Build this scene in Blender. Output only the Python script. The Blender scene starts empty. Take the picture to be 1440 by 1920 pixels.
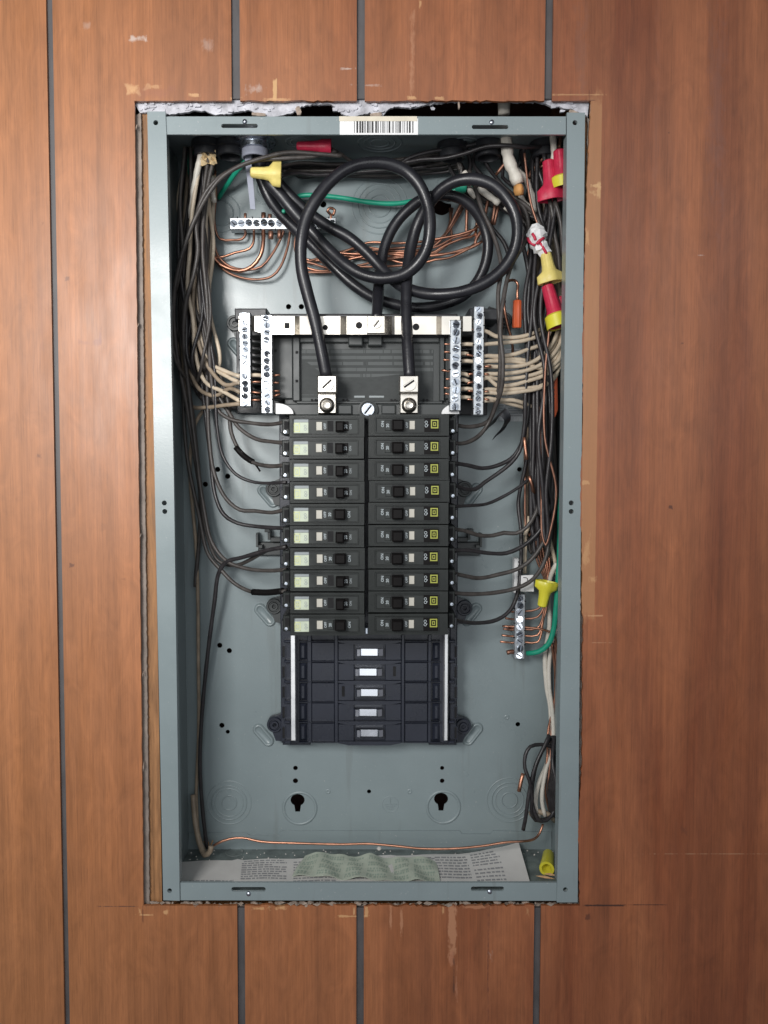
import bpy, math, random
from mathutils import Vector, Matrix
from mathutils.geometry import tessellate_polygon
random.seed(7)
S = bpy.context.scene
COL = S.collection
R = math.radians
# ---------------------------------------------------------------- camera
F_PX = 1520.0; CX, CY = 695.0, 960.0; PITCH = R(3.05); DIST = 0.688; Z0 = 1.40
cam = bpy.data.cameras.new('camera'); camo = bpy.data.objects.new('camera', cam); COL.objects.link(camo)
camo.location = (0, -DIST, Z0); camo.rotation_euler = (R(90) - PITCH, 0, 0)
cam.sensor_fit = 'VERTICAL'; cam.sensor_height = 36; cam.lens = 36 * F_PX / 1920
cam.shift_x = 25 / 1920; cam.clip_start = 0.02; cam.clip_end = 20
S.camera = camo
S.render.resolution_x = 768; S.render.resolution_y = 1024
S.render.filter_size = 1.9
# ---------------------------------------------------------------- light: an unlit room with a window behind the photographer, up and to the left
W = bpy.data.worlds.new('World'); S.world = W; W.use_nodes = True
W.node_tree.nodes['Background'].inputs[0].default_value = (0.68, 0.69, 0.76, 1)
W.node_tree.nodes['Background'].inputs[1].default_value = 0.17
def area(name, loc, target, sx, sy, power, col):
    l = bpy.data.lights.new(name, 'AREA'); l.shape = 'RECTANGLE'; l.size = sx; l.size_y = sy
    l.energy = power; l.color = col
    o = bpy.data.objects.new(name, l); COL.objects.link(o); o.location = loc
    o.rotation_euler = (Vector(target) - Vector(loc)).to_track_quat('-Z', 'Y').to_euler()
    return o
area('window_light', (-0.36, -0.88, Z0 + 0.24), (-0.20, 0, Z0 + 0.14), 0.24, 0.30, 2.7, (1.0, 0.985, 0.96)).data.spread = R(105)
area('side_window_light', (-0.80, -0.80, Z0 + 0.05), (-0.32, 0, Z0 - 0.02), 0.4, 0.6, 1.6, (1.0, 0.98, 0.95))
area('wide_window_light', (0.22, -1.8, Z0 + 0.50), (0.10, 0, Z0 + 0.2), 2.0, 1.0, 9.5, (0.95, 0.98, 1.0))
area('glass_door_light', (0.0, -1.9, Z0 - 0.45), (0.0, 0, Z0 - 0.2), 0.75, 0.7, 2.0, (0.93, 0.97, 1.0))
S.view_settings.view_transform = 'Standard'; S.view_settings.look = 'None'
S.view_settings.exposure = 0.15; S.view_settings.gamma = 1
# ---------------------------------------------------------------- geometry from the measured picture: pixel (1440x1920) + depth in mm behind the wall's face
ST, CT = math.sin(PITCH), math.cos(PITCH)
def ray(u, v):
    a = (u - CX) / F_PX; b = (CY - v) / F_PX
    return a, CT + b * ST, -ST + b * CT
def P(u, v, d=0.0):
    a, y, z = ray(u, v); t = (d / 1000 + DIST) / y
    return Vector((a * t, d / 1000, Z0 + z * t))
def onz(u, v, zf):
    a, y, z = ray(u, v); t = (zf - Z0) / z
    return Vector((a * t, y * t - DIST, zf))
def mm(d): return (DIST + d / 1000) / F_PX          # metres per pixel at a depth
# ---------------------------------------------------------------- materials
def newmat(name):
    m = bpy.data.materials.new(name); m.use_nodes = True
    nt = m.node_tree; b = nt.nodes['Principled BSDF']
    return m, nt, b
def N(nt, t, **k):
    n = nt.nodes.new(t)
    for a, v in k.items():
        if a == 'inp':
            for i, x in v.items(): n.inputs[i].default_value = x
        else: setattr(n, a, v)
    return n
def L(nt, a, b): nt.links.new(a, b)
def mat(name, col, rough=0.5, metal=0.0, var=0.12, vscale=60, bump=0.0, bscale=400, spec=0.5, coat=0.0, stretch=(1, 1, 1), rvar=0.1):
    m, nt, b = newmat(name)
    tc = N(nt, 'ShaderNodeTexCoord'); mp = N(nt, 'ShaderNodeMapping'); mp.inputs['Scale'].default_value = stretch
    L(nt, tc.outputs['Object'], mp.inputs[0])
    n = N(nt, 'ShaderNodeTexNoise', inp={'Scale': vscale, 'Detail': 5.0, 'Roughness': 0.6}); L(nt, mp.outputs[0], n.inputs['Vector'])
    mr = N(nt, 'ShaderNodeMapRange', inp={1: 0.3, 2: 0.7, 3: 1 - var, 4: 1 + var}); L(nt, n.outputs[0], mr.inputs[0])
    mx = N(nt, 'ShaderNodeVectorMath', operation='SCALE'); mx.inputs[0].default_value = col[:3]; L(nt, mr.outputs[0], mx.inputs['Scale'])
    L(nt, mx.outputs[0], b.inputs['Base Color'])
    rr = N(nt, 'ShaderNodeMapRange', inp={1: 0.3, 2: 0.7, 3: max(0.02, rough - rvar), 4: min(1, rough + rvar)}); L(nt, n.outputs[0], rr.inputs[0])
    L(nt, rr.outputs[0], b.inputs['Roughness'])
    b.inputs['Metallic'].default_value = metal; b.inputs['Specular IOR Level'].default_value = spec
    b.inputs['Coat Weight'].default_value = coat
    if bump:
        n2 = N(nt, 'ShaderNodeTexNoise', inp={'Scale': bscale, 'Detail': 3.0}); L(nt, mp.outputs[0], n2.inputs['Vector'])
        bp = N(nt, 'ShaderNodeBump', inp={'Strength': bump, 'Distance': 0.001}); L(nt, n2.outputs[0], bp.inputs['Height']); L(nt, bp.outputs[0], b.inputs['Normal'])
    return m
M = {}
M['paint'] = mat('grey_enamel', (0.215, 0.262, 0.272), 0.36, var=0.05, vscale=14, bump=0.08, bscale=900, coat=0.1)
def worn_paint(m, specks=0.5):
    nt = m.node_tree; b = nt.nodes['Principled BSDF']; tc = nt.nodes['Texture Coordinate']; src = b.inputs['Base Color'].links[0].from_socket
    n = N(nt, 'ShaderNodeTexNoise', inp={'Scale': 420.0, 'Detail': 2.0}); L(nt, tc.outputs['Object'], n.inputs['Vector'])
    r = N(nt, 'ShaderNodeMapRange', inp={1: 0.70, 2: 0.76, 3: 0.0, 4: specks}); L(nt, n.outputs[0], r.inputs[0])
    a = N(nt, 'ShaderNodeMix', data_type='RGBA'); L(nt, r.outputs[0], a.inputs[0]); L(nt, src, a.inputs[6]); a.inputs[7].default_value = (0.42, 0.43, 0.42, 1)
    mp = N(nt, 'ShaderNodeMapping'); mp.inputs['Scale'].default_value = (90, 90, 9); mp.inputs['Rotation'].default_value = (0, 0.5, 0); L(nt, tc.outputs['Object'], mp.inputs[0])
    n2 = N(nt, 'ShaderNodeTexNoise', inp={'Scale': 1.0, 'Detail': 4.0}); L(nt, mp.outputs[0], n2.inputs['Vector'])
    r2 = N(nt, 'ShaderNodeMapRange', inp={1: 0.62, 2: 0.70, 3: 0.0, 4: 0.30}); L(nt, n2.outputs[0], r2.inputs[0])
    c = N(nt, 'ShaderNodeMix', data_type='RGBA'); L(nt, r2.outputs[0], c.inputs[0]); L(nt, a.outputs[2], c.inputs[6]); c.inputs[7].default_value = (0.15, 0.165, 0.16, 1)
    L(nt, c.outputs[2], b.inputs['Base Color']); b.inputs['Coat Weight'].default_value = 0.35; b.inputs['Coat Roughness'].default_value = 0.32
worn_paint(M['paint'])
M['paint_floor'] = mat('dusty_grey_enamel', (0.15, 0.18, 0.175), 0.6, var=0.45, vscale=55, bump=0.3, bscale=300)
M['black_wire'] = mat('black_insulation', (0.028, 0.025, 0.027), 0.40, var=0.3, vscale=150, bump=0.15, bscale=500)
M['dusty_wire'] = mat('dusty_black_insulation', (0.062, 0.054, 0.050), 0.46, var=0.35, vscale=120, bump=0.2, bscale=500)
M['cable'] = mat('black_rubber_sheath', (0.016, 0.016, 0.020), 0.33, var=0.3, vscale=40, bump=0.1, bscale=600)
M['cream'] = mat('cream_insulation', (0.60, 0.50, 0.38), 0.45, var=0.14, vscale=120)
M['dirty_cream'] = mat('dirty_cream_insulation', (0.30, 0.235, 0.17), 0.5, var=0.3, vscale=90)
M['white_jacket'] = mat('white_cable_jacket', (0.66, 0.62, 0.55), 0.5, var=0.12, vscale=80, bump=0.3, bscale=300)
M['green'] = mat('green_insulation', (0.015, 0.30, 0.19), 0.35, var=0.15, vscale=60)
M['copper'] = mat('bare_copper', (0.52, 0.26, 0.175), 0.40, metal=1, var=0.3, vscale=90)
M['dull_copper'] = mat('tarnished_copper', (0.33, 0.17, 0.12), 0.48, metal=0.85, var=0.35, vscale=120)
M['yellow'] = mat('yellow_plastic', (0.78, 0.64, 0.20), 0.48, var=0.10, vscale=150, bump=0.2)
M['bright_yellow'] = mat('bright_yellow_plastic', (0.72, 0.66, 0.05), 0.38, var=0.06)
M['red'] = mat('red_plastic', (0.56, 0.025, 0.07), 0.46, var=0.15, vscale=150, bump=0.2)
M['orange'] = mat('orange_plastic', (0.62, 0.11, 0.035), 0.42, var=0.08)
M['black'] = mat('black_plastic', (0.022, 0.023, 0.027), 0.42, var=0.2, vscale=60, bump=0.15, bscale=1500)
M['breaker'] = mat('charcoal_plastic', (0.020, 0.023, 0.022), 0.38, var=0.25, vscale=50, bump=0.15, bscale=1500, spec=0.26)
M['breaker_face'] = mat('inset_charcoal_plastic', (0.028, 0.032, 0.031), 0.42, var=0.3, vscale=80, spec=0.28)
M['base'] = mat('blue_black_plastic', (0.018, 0.021, 0.032), 0.30, var=0.2, vscale=30, bump=0.1, bscale=900)
M['cover'] = mat('dark_grey_plastic', (0.044, 0.049, 0.049), 0.45, var=0.12, vscale=30)
M['handle'] = mat('black_toggle_plastic', (0.007, 0.006, 0.006), 0.5, var=0.2, spec=0.12)
M['void'] = mat('dark_slot', (0.004, 0.004, 0.005), 0.8)
M['tin'] = mat('tinned_metal', (0.56, 0.53, 0.48), 0.33, metal=1, var=0.12, vscale=40)
M['rail'] = mat('bright_rail', (0.95, 0.95, 0.95), 0.40, metal=1, var=0.04)
M['alu'] = mat('aluminium', (0.44, 0.46, 0.48), 0.40, metal=1, var=0.12, vscale=120, bump=0.12, bscale=260)
M['zinc'] = mat('zinc_screw', (0.50, 0.54, 0.60), 0.28, metal=1, var=0.25, vscale=250)
M['steel'] = mat('bright_stab', (0.85, 0.87, 0.92), 0.20, metal=1, var=0.06, vscale=60, rvar=0.04)
M['window'] = mat('ivory_trip_window', (0.50, 0.48, 0.42), 0.4, var=0.08)
M['white_print'] = mat('white_print', (0.42, 0.47, 0.49), 0.5)
M['grey_print'] = mat('grey_print', (0.28, 0.31, 0.32), 0.5)
M['dark_print'] = mat('dark_print', (0.02, 0.02, 0.02), 0.6)
M['logo_yellow'] = mat('yellow_print', (0.36, 0.38, 0.06), 0.5)
M['pale_label'] = mat('pale_label', (0.50, 0.56, 0.44), 0.45, var=0.1, vscale=200)
M['pale_yellow'] = mat('pale_yellow_print', (0.62, 0.64, 0.30), 0.5)  # paler yellow for the emblems of the left column
M['sticker'] = mat('white_sticker', (0.80, 0.80, 0.80), 0.5, var=0.04)
M['tape'] = mat('yellowed_tape', (0.68, 0.62, 0.50), 0.5)
M['grey_pvc'] = mat('grey_pvc', (0.36, 0.38, 0.46), 0.5, var=0.1)
M['wood_stud'] = mat('pine_stud', (0.30, 0.145, 0.06), 0.6, var=0.35, vscale=60, stretch=(6, 6, 0.5), bump=0.3)
M['wood_chip'] = mat('pale_wood', (0.62, 0.38, 0.20), 0.7, var=0.3, vscale=200, bump=0.4)
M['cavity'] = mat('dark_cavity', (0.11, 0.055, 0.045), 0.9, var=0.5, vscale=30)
M['groove'] = mat('groove_paint', (0.085, 0.080, 0.082), 0.55, var=0.25, vscale=90, stretch=(1, 1, 0.3))
M['drywall'] = mat('torn_plaster', (0.50, 0.50, 0.54), 0.85, var=0.38, vscale=110, bump=1.0, bscale=260)
M['grey_edge'] = mat('dusty_grey_edge', (0.26, 0.215, 0.185), 0.8, var=0.3, vscale=60, bump=0.35, bscale=260)
M['brown_edge'] = mat('brown_torn_edge', (0.34, 0.27, 0.22), 0.9, var=0.45, vscale=200, bump=0.8, bscale=400)
M['crumb'] = mat('plaster_crumb', (0.70, 0.66, 0.62), 0.8)
M['yellow_paper'] = mat('tan_paper', (0.62, 0.48, 0.28), 0.7, var=0.15, bump=0.5, bscale=300)
M['orange_wood'] = mat('orange_filler', (0.60, 0.30, 0.10), 0.6, var=0.2)

def print_mat(name, paper, ink, lines=520, thr=0.50, para=11.0):
    """flat print: rows of word-like dashes (UV in metres)"""
    m, nt, b = newmat(name)
    uv = N(nt, 'ShaderNodeUVMap'); sep = N(nt, 'ShaderNodeSeparateXYZ'); L(nt, uv.outputs[0], sep.inputs[0])
    row = N(nt, 'ShaderNodeMath', operation='MULTIPLY', inp={1: lines}); L(nt, sep.outputs[1], row.inputs[0])
    fr = N(nt, 'ShaderNodeMath', operation='FRACT'); L(nt, row.outputs[0], fr.inputs[0])
    fl = N(nt, 'ShaderNodeMath', operation='FLOOR'); L(nt, row.outputs[0], fl.inputs[0])
    band = N(nt, 'ShaderNodeMath', operation='LESS_THAN', inp={1: 0.55}); L(nt, fr.outputs[0], band.inputs[0])
    cx = N(nt, 'ShaderNodeCombineXYZ'); L(nt, sep.outputs[0], cx.inputs[0])
    r2 = N(nt, 'ShaderNodeMath', operation='MULTIPLY', inp={1: 0.37}); L(nt, fl.outputs[0], r2.inputs[0]); L(nt, r2.outputs[0], cx.inputs[1])
    sc = N(nt, 'ShaderNodeVectorMath', operation='MULTIPLY'); sc.inputs[1].default_value = (330, 7, 1); L(nt, cx.outputs[0], sc.inputs[0])
    n = N(nt, 'ShaderNodeTexNoise', inp={'Scale': 1.0, 'Detail': 2.0}); L(nt, sc.outputs[0], n.inputs['Vector'])
    w = N(nt, 'ShaderNodeMath', operation='GREATER_THAN', inp={1: thr - 0.08}); L(nt, n.outputs[0], w.inputs[0])
    big = N(nt, 'ShaderNodeTexNoise', inp={'Scale': para, 'Detail': 1.0}); 
    bs = N(nt, 'ShaderNodeVectorMath', operation='MULTIPLY'); bs.inputs[1].default_value = (2.2, 8, 1); L(nt, uv.outputs[0], bs.inputs[0]); L(nt, bs.outputs[0], big.inputs['Vector'])
    g = N(nt, 'ShaderNodeMath', operation='GREATER_THAN', inp={1: 0.44}); L(nt, big.outputs[0], g.inputs[0])
    a = N(nt, 'ShaderNodeMath', operation='MULTIPLY'); L(nt, band.outputs[0], a.inputs[0]); L(nt, w.outputs[0], a.inputs[1])
    c = N(nt, 'ShaderNodeMath', operation='MULTIPLY'); L(nt, a.outputs[0], c.inputs[0]); L(nt, g.outputs[0], c.inputs[1])
    pn = N(nt, 'ShaderNodeTexNoise', inp={'Scale': 25.0, 'Detail': 4.0}); 
    pr = N(nt, 'ShaderNodeMapRange', inp={1: 0.3, 2: 0.7, 3: 0.86, 4: 1.08}); L(nt, pn.outputs[0], pr.inputs[0])
    pc = N(nt, 'ShaderNodeVectorMath', operation='SCALE'); pc.inputs[0].default_value = paper; L(nt, pr.outputs[0], pc.inputs['Scale'])
    mix = N(nt, 'ShaderNodeMix', data_type='RGBA'); L(nt, c.outputs[0], mix.inputs[0]); L(nt, pc.outputs[0], mix.inputs[6]); mix.inputs[7].default_value = (*ink, 1)
    L(nt, mix.outputs[2], b.inputs['Base Color']); b.inputs['Roughness'].default_value = 0.7
    return m
M['paper'] = mat('white_paper', (0.66, 0.645, 0.62), 0.75, var=0.06, vscale=30)
M['green_paper'] = mat('pale_green_paper', (0.48, 0.53, 0.44), 0.75, var=0.10, vscale=60)
M['ink'] = mat('grey_ink', (0.30, 0.30, 0.31), 0.7)
M['green_ink'] = mat('green_ink', (0.33, 0.41, 0.34), 0.7)
M['silver_label'] = print_mat('silver_label', (0.42, 0.45, 0.47), (0.24, 0.26, 0.28), lines=420, thr=0.5, para=12)
M['cover_print'] = print_mat('cover_embossed_print', (0.044, 0.049, 0.049), (0.092, 0.10, 0.10), lines=185, thr=0.46, para=2)

MARKS = []   # (x, z, half width, half height, colour, edge softness, strength)
def mark(u0, v0, u1, v1, col, soft=0.25, k=0.8):
    a = P(min(u0, u1), max(v0, v1)); b = P(max(u0, u1), min(v0, v1))
    MARKS.append(((a.x + b.x) / 2, (a.z + b.z) / 2 - Z0, (b.x - a.x) / 2, (b.z - a.z) / 2, col, soft, k))
PALE = (0.62, 0.36, 0.17); WHITE = (0.60, 0.52, 0.47); DARKR = (0.10, 0.035, 0.02); EXPO = (0.50, 0.24, 0.10)
mark(1088, 185, 1129, 1155, (0.43, 0.215, 0.095), 0.02, 0.62)       # paler band where a trim board was
mark(1106, 345, 1124, 352, (0.66, 0.42, 0.2), 0.5, 0.7); mark(1119, 340, 1126, 372, (0.66, 0.42, 0.2), 0.5, 0.6)
mark(1100, 355, 1116, 366, (0.66, 0.42, 0.2), 0.6, 0.5)
mark(1098, 430, 1105, 458, PALE, 0.5, 0.6); mark(1092, 900, 1106, 908, PALE, 0.5, 0.6); mark(1094, 1005, 1106, 1060, PALE, 0.6, 0.5); mark(1102, 1080, 1120, 1093, PALE, 0.7, 0.5)
mark(236, 158, 262, 178, PALE, 0.5, 0.85); mark(270, 158, 309, 168, PALE, 0.6, 0.6); mark(352, 175, 378, 182, PALE, 0.5, 0.8)
mark(240, 160, 340, 184, (0.27, 0.10, 0.06), 0.8, 0.45)
mark(512, 148, 519, 188, (0.64, 0.4, 0.18), 0.3, 0.85); mark(430, 182, 452, 187, PALE, 0.4, 0.7); mark(500, 184, 540, 189, PALE, 0.5, 0.7)
mark(236, 66, 276, 78, WHITE, 0.9, 0.75); mark(380, 75, 400, 95, WHITE, 1.0, 0.25); mark(155, 42, 170, 55, WHITE, 1.0, 0.25)
mark(466, 160, 492, 176, WHITE, 1.0, 0.5)
mark(768, 8, 778, 190, (0.50, 0.25, 0.14), 0.8, 0.5); mark(763, 180, 784, 187, PALE, 0.5, 0.8); mark(812, 181, 830, 187, PALE, 0.5, 0.7); mark(785, 0, 791, 14, PALE, 0.5, 0.7)
mark(1040, 176, 1136, 179, PALE, 0.4, 0.5); mark(1104, 167, 1106, 192, DARKR, 0.3, 0.7); mark(1086, 187, 1118, 189, DARKR, 0.3, 0.8)
mark(1075, 0, 1105, 190, (0.22, 0.09, 0.055), 0.9, 0.55)
mark(1320, 0, 1365, 420, (0.20, 0.085, 0.06), 0.9, 0.45); mark(1220, 20, 1240, 500, (0.25, 0.10, 0.06), 0.9, 0.3)
mark(1086, 1696, 1180, 1699.5, (0.02, 0.01, 0.01), 0.35, 0.95); mark(1170, 1695.5, 1252, 1697.5, (0.03, 0.012, 0.01), 0.4, 0.9)
mark(184, 1698.5, 268, 1700.5, (0.06, 0.03, 0.03), 0.4, 0.8)
mark(254, 1714, 285, 1717, PALE, 0.4, 0.8); mark(258, 1700, 266, 1716, PALE, 0.5, 0.7); mark(302, 1706, 318, 1714, PALE, 0.6, 0.8); mark(266, 1700, 269, 1734, DARKR, 0.4, 0.6)
mark(467, 1700, 505, 1707, PALE, 0.5, 0.75); mark(516, 1697, 538, 1706, PALE, 0.5, 0.8); mark(630, 1716, 690, 1720, PALE, 0.5, 0.8); mark(661, 1698, 667, 1720, PALE, 0.4, 0.8); mark(684, 1698, 690, 1720, PALE, 0.4, 0.8)
mark(840, 1697, 856, 1790, (0.46, 0.22, 0.12), 0.3, 0.9); mark(842, 1785, 852, 1812, (0.42, 0.18, 0.10), 0.5, 0.8); mark(849, 1796, 853, 1866, (0.09, 0.035, 0.02), 0.5, 0.8); mark(853, 1805, 858, 1866, (0.42, 0.18, 0.10), 0.6, 0.7)
mark(730, 1697, 735, 1744, (0.46, 0.22, 0.12), 0.4, 0.8); mark(750, 1697, 756, 1756, (0.46, 0.22, 0.12), 0.4, 0.8); mark(829, 1697, 834, 1716, PALE, 0.5, 0.6); mark(912, 1700, 918, 1920, (0.12, 0.04, 0.025), 0.7, 0.65)
mark(864, 1696, 916, 1704, (0.42, 0.19, 0.1), 0.4, 0.8); mark(985, 1700, 992, 1716, PALE, 0.7, 0.4); mark(916, 1784, 925, 1802, WHITE, 0.9, 0.3)
mark(1098, 1713, 1107, 1724, DARKR, 0.6, 0.9); mark(1276, 1548, 1288, 1565, DARKR, 0.9, 0.5); mark(1220, 1600, 1440, 1602, (0.42, 0.24, 0.14), 0.5, 0.5)
mark(1252, 947, 1262, 955, (0.06, 0.02, 0.015), 0.5, 0.85); mark(1276, 641, 1284, 646, DARKR, 0.5, 0.7); mark(1266, 404, 1274, 414, DARKR, 0.8, 0.5); mark(1306, 477, 1326, 480, WHITE, 0.6, 0.4); mark(1252, 247, 1256, 251, DARKR, 0.5, 0.6)
mark(145, 630, 152, 648, (0.22, 0.08, 0.05), 0.7, 0.55); mark(168, 636, 192, 650, (0.22, 0.08, 0.05), 0.6, 0.6); mark(186, 608, 191, 650, (0.22, 0.08, 0.05), 0.6, 0.6); mark(152, 640, 170, 647, (0.26, 0.10, 0.06), 0.7, 0.45)
mark(152, 820, 160, 868, (0.34, 0.14, 0.07), 0.7, 0.55); mark(190, 980, 200, 994, (0.22, 0.09, 0.04), 0.6, 0.45); mark(131, 1056, 141, 1064, DARKR, 0.5, 0.85); mark(225, 1083, 236, 1089, DARKR, 0.8, 0.5)
mark(122, 519, 130, 527, DARKR, 0.6, 0.7); mark(77, 414, 85, 425, DARKR, 0.6, 0.7); mark(68, 850, 78, 859, DARKR, 0.6, 0.65); mark(76, 530, 80, 680, (0.26, 0.10, 0.05), 0.8, 0.45); mark(144, 385, 156, 410, (0.26, 0.10, 0.05), 0.9, 0.4)
mark(3, 1625, 9, 1645, DARKR, 0.9, 0.5); mark(642, 127, 666, 131, WHITE, 0.6, 0.6); mark(660, 158, 712, 162, WHITE, 0.8, 0.35)
mark(1096, 1153, 1136, 1156, (0.6, 0.34, 0.18), 0.5, 0.6); mark(1100, 1204, 1150, 1206, (0.55, 0.3, 0.17), 0.6, 0.45)

def wood_mat(marks):
    m, nt, b = newmat('wood_veneer')
    tc = N(nt, 'ShaderNodeTexCoord'); pos = tc.outputs['Object']
    oi = N(nt, 'ShaderNodeObjectInfo')
    off = N(nt, 'ShaderNodeVectorMath', operation='ADD'); L(nt, pos, off.inputs[0])
    rs = N(nt, 'ShaderNodeVectorMath', operation='SCALE'); rs.inputs[0].default_value = (3, 0, 5); L(nt, oi.outputs['Random'], rs.inputs['Scale']); L(nt, rs.outputs[0], off.inputs[1])
    def noise(sx, sz, detail, lo, hi, dist=0.0, rough=0.6, a=0.3, c=0.7):
        mp = N(nt, 'ShaderNodeMapping'); mp.inputs['Scale'].default_value = (sx, 1, sz); L(nt, off.outputs[0], mp.inputs[0])
        n = N(nt, 'ShaderNodeTexNoise', inp={'Scale': 1.0, 'Detail': detail, 'Roughness': rough, 'Distortion': dist}); L(nt, mp.outputs[0], n.inputs['Vector'])
        r = N(nt, 'ShaderNodeMapRange', inp={1: a, 2: c, 3: lo, 4: hi}); L(nt, n.outputs[0], r.inputs[0]); return r.outputs[0]
    big = noise(13, 1.1, 4, 0, 0.95, 0.9, 0.6, 0.33, 0.69)
    streak = noise(60, 1.8, 5, 0.82, 1.14, 0.8)
    fine = noise(560, 7, 4, 0.87, 1.09, 0.2)
    pores = noise(1300, 40, 2, 0.84, 1.0, 0.0, 0.5, 0.32, 0.48)
    fig = noise(55, 20, 4, 0.87, 1.11, 1.8)
    ramp = N(nt, 'ShaderNodeMix', data_type='RGBA'); ramp.inputs[6].default_value = (0.195, 0.055, 0.021, 1); ramp.inputs[7].default_value = (0.370, 0.132, 0.054, 1); L(nt, big, ramp.inputs[0])
    # base colour blends from a paler honey (left) to red-brown (right)
    sp = N(nt, 'ShaderNodeSeparateXYZ'); L(nt, pos, sp.inputs[0])
    g1 = N(nt, 'ShaderNodeMapRange', inp={1: -0.36, 2: 0.15, 3: 1.0, 4: 0.0}); L(nt, sp.outputs[0], g1.inputs[0])
    hon = N(nt, 'ShaderNodeMix', data_type='RGBA'); L(nt, ramp.outputs[2], hon.inputs[6]); hon.inputs[7].default_value = (0.45, 0.200, 0.078, 1)
    gm = N(nt, 'ShaderNodeMath', operation='MULTIPLY', inp={1: 0.6}); L(nt, g1.outputs[0], gm.inputs[0]); L(nt, gm.outputs[0], hon.inputs[0])
    cur = hon.outputs[2]
    for s in (streak, fine, pores, fig):
        x = N(nt, 'ShaderNodeVectorMath', operation='SCALE'); L(nt, cur, x.inputs[0]); L(nt, s, x.inputs['Scale']); cur = x.outputs[0]
    # scuffs, scrapes, nail spots
    mpw = N(nt, 'ShaderNodeMapping'); mpw.inputs['Scale'].default_value = (1, 1, 0.5); L(nt, pos, mpw.inputs[0])
    wn = N(nt, 'ShaderNodeTexNoise', inp={'Scale': 170.0, 'Detail': 4.0, 'Roughness': 0.7}); L(nt, mpw.outputs[0], wn.inputs['Vector'])
    wj = N(nt, 'ShaderNodeMapRange', inp={1: 0.3, 2: 0.7, 3: -0.55, 4: 0.55}); L(nt, wn.outputs[0], wj.inputs[0])
    for (cx, cz, hw, hh, col, soft, k) in marks:
        s1 = N(nt, 'ShaderNodeVectorMath', operation='SUBTRACT'); L(nt, pos, s1.inputs[0]); s1.inputs[1].default_value = (cx, 0, cz)
        s2 = N(nt, 'ShaderNodeVectorMath', operation='MULTIPLY'); L(nt, s1.outputs[0], s2.inputs[0]); s2.inputs[1].default_value = (1 / max(hw, 1e-5), 0, 1 / max(hh, 1e-5))
        s3 = N(nt, 'ShaderNodeVectorMath', operation='ABSOLUTE'); L(nt, s2.outputs[0], s3.inputs[0])
        s4 = N(nt, 'ShaderNodeSeparateXYZ'); L(nt, s3.outputs[0], s4.inputs[0])
        mx = N(nt, 'ShaderNodeMath', operation='MAXIMUM'); L(nt, s4.outputs[0], mx.inputs[0]); L(nt, s4.outputs[2], mx.inputs[1])
        ad = N(nt, 'ShaderNodeMath', operation='MULTIPLY_ADD', inp={1: min(1.5, soft * 2.4)}); L(nt, wj.outputs[0], ad.inputs[0]); L(nt, mx.outputs[0], ad.inputs[2])
        mr = N(nt, 'ShaderNodeMapRange', inp={1: 1 - soft, 2: 1 + 0.03, 3: k * (0.85 if soft > .1 else 1), 4: 0}); L(nt, ad.outputs[0], mr.inputs[0])
        mi = N(nt, 'ShaderNodeMix', data_type='RGBA'); L(nt, mr.outputs[0], mi.inputs[0]); L(nt, cur, mi.inputs[6]); mi.inputs[7].default_value = (*col, 1)
        cur = mi.outputs[2]
    L(nt, cur, b.inputs['Base Color'])
    rg = noise(50, 12, 3, 0.36, 0.54); L(nt, rg, b.inputs['Roughness'])
    bp = N(nt, 'ShaderNodeBump', inp={'Strength': 0.12, 'Distance': 0.0006}); L(nt, pores, bp.inputs['Height']); L(nt, bp.outputs[0], b.inputs['Normal'])
    b.inputs['Specular IOR Level'].default_value = 0.45; b.inputs['Coat Weight'].default_value = 0.2; b.inputs['Coat Roughness'].default_value = 0.35
    return m

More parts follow.
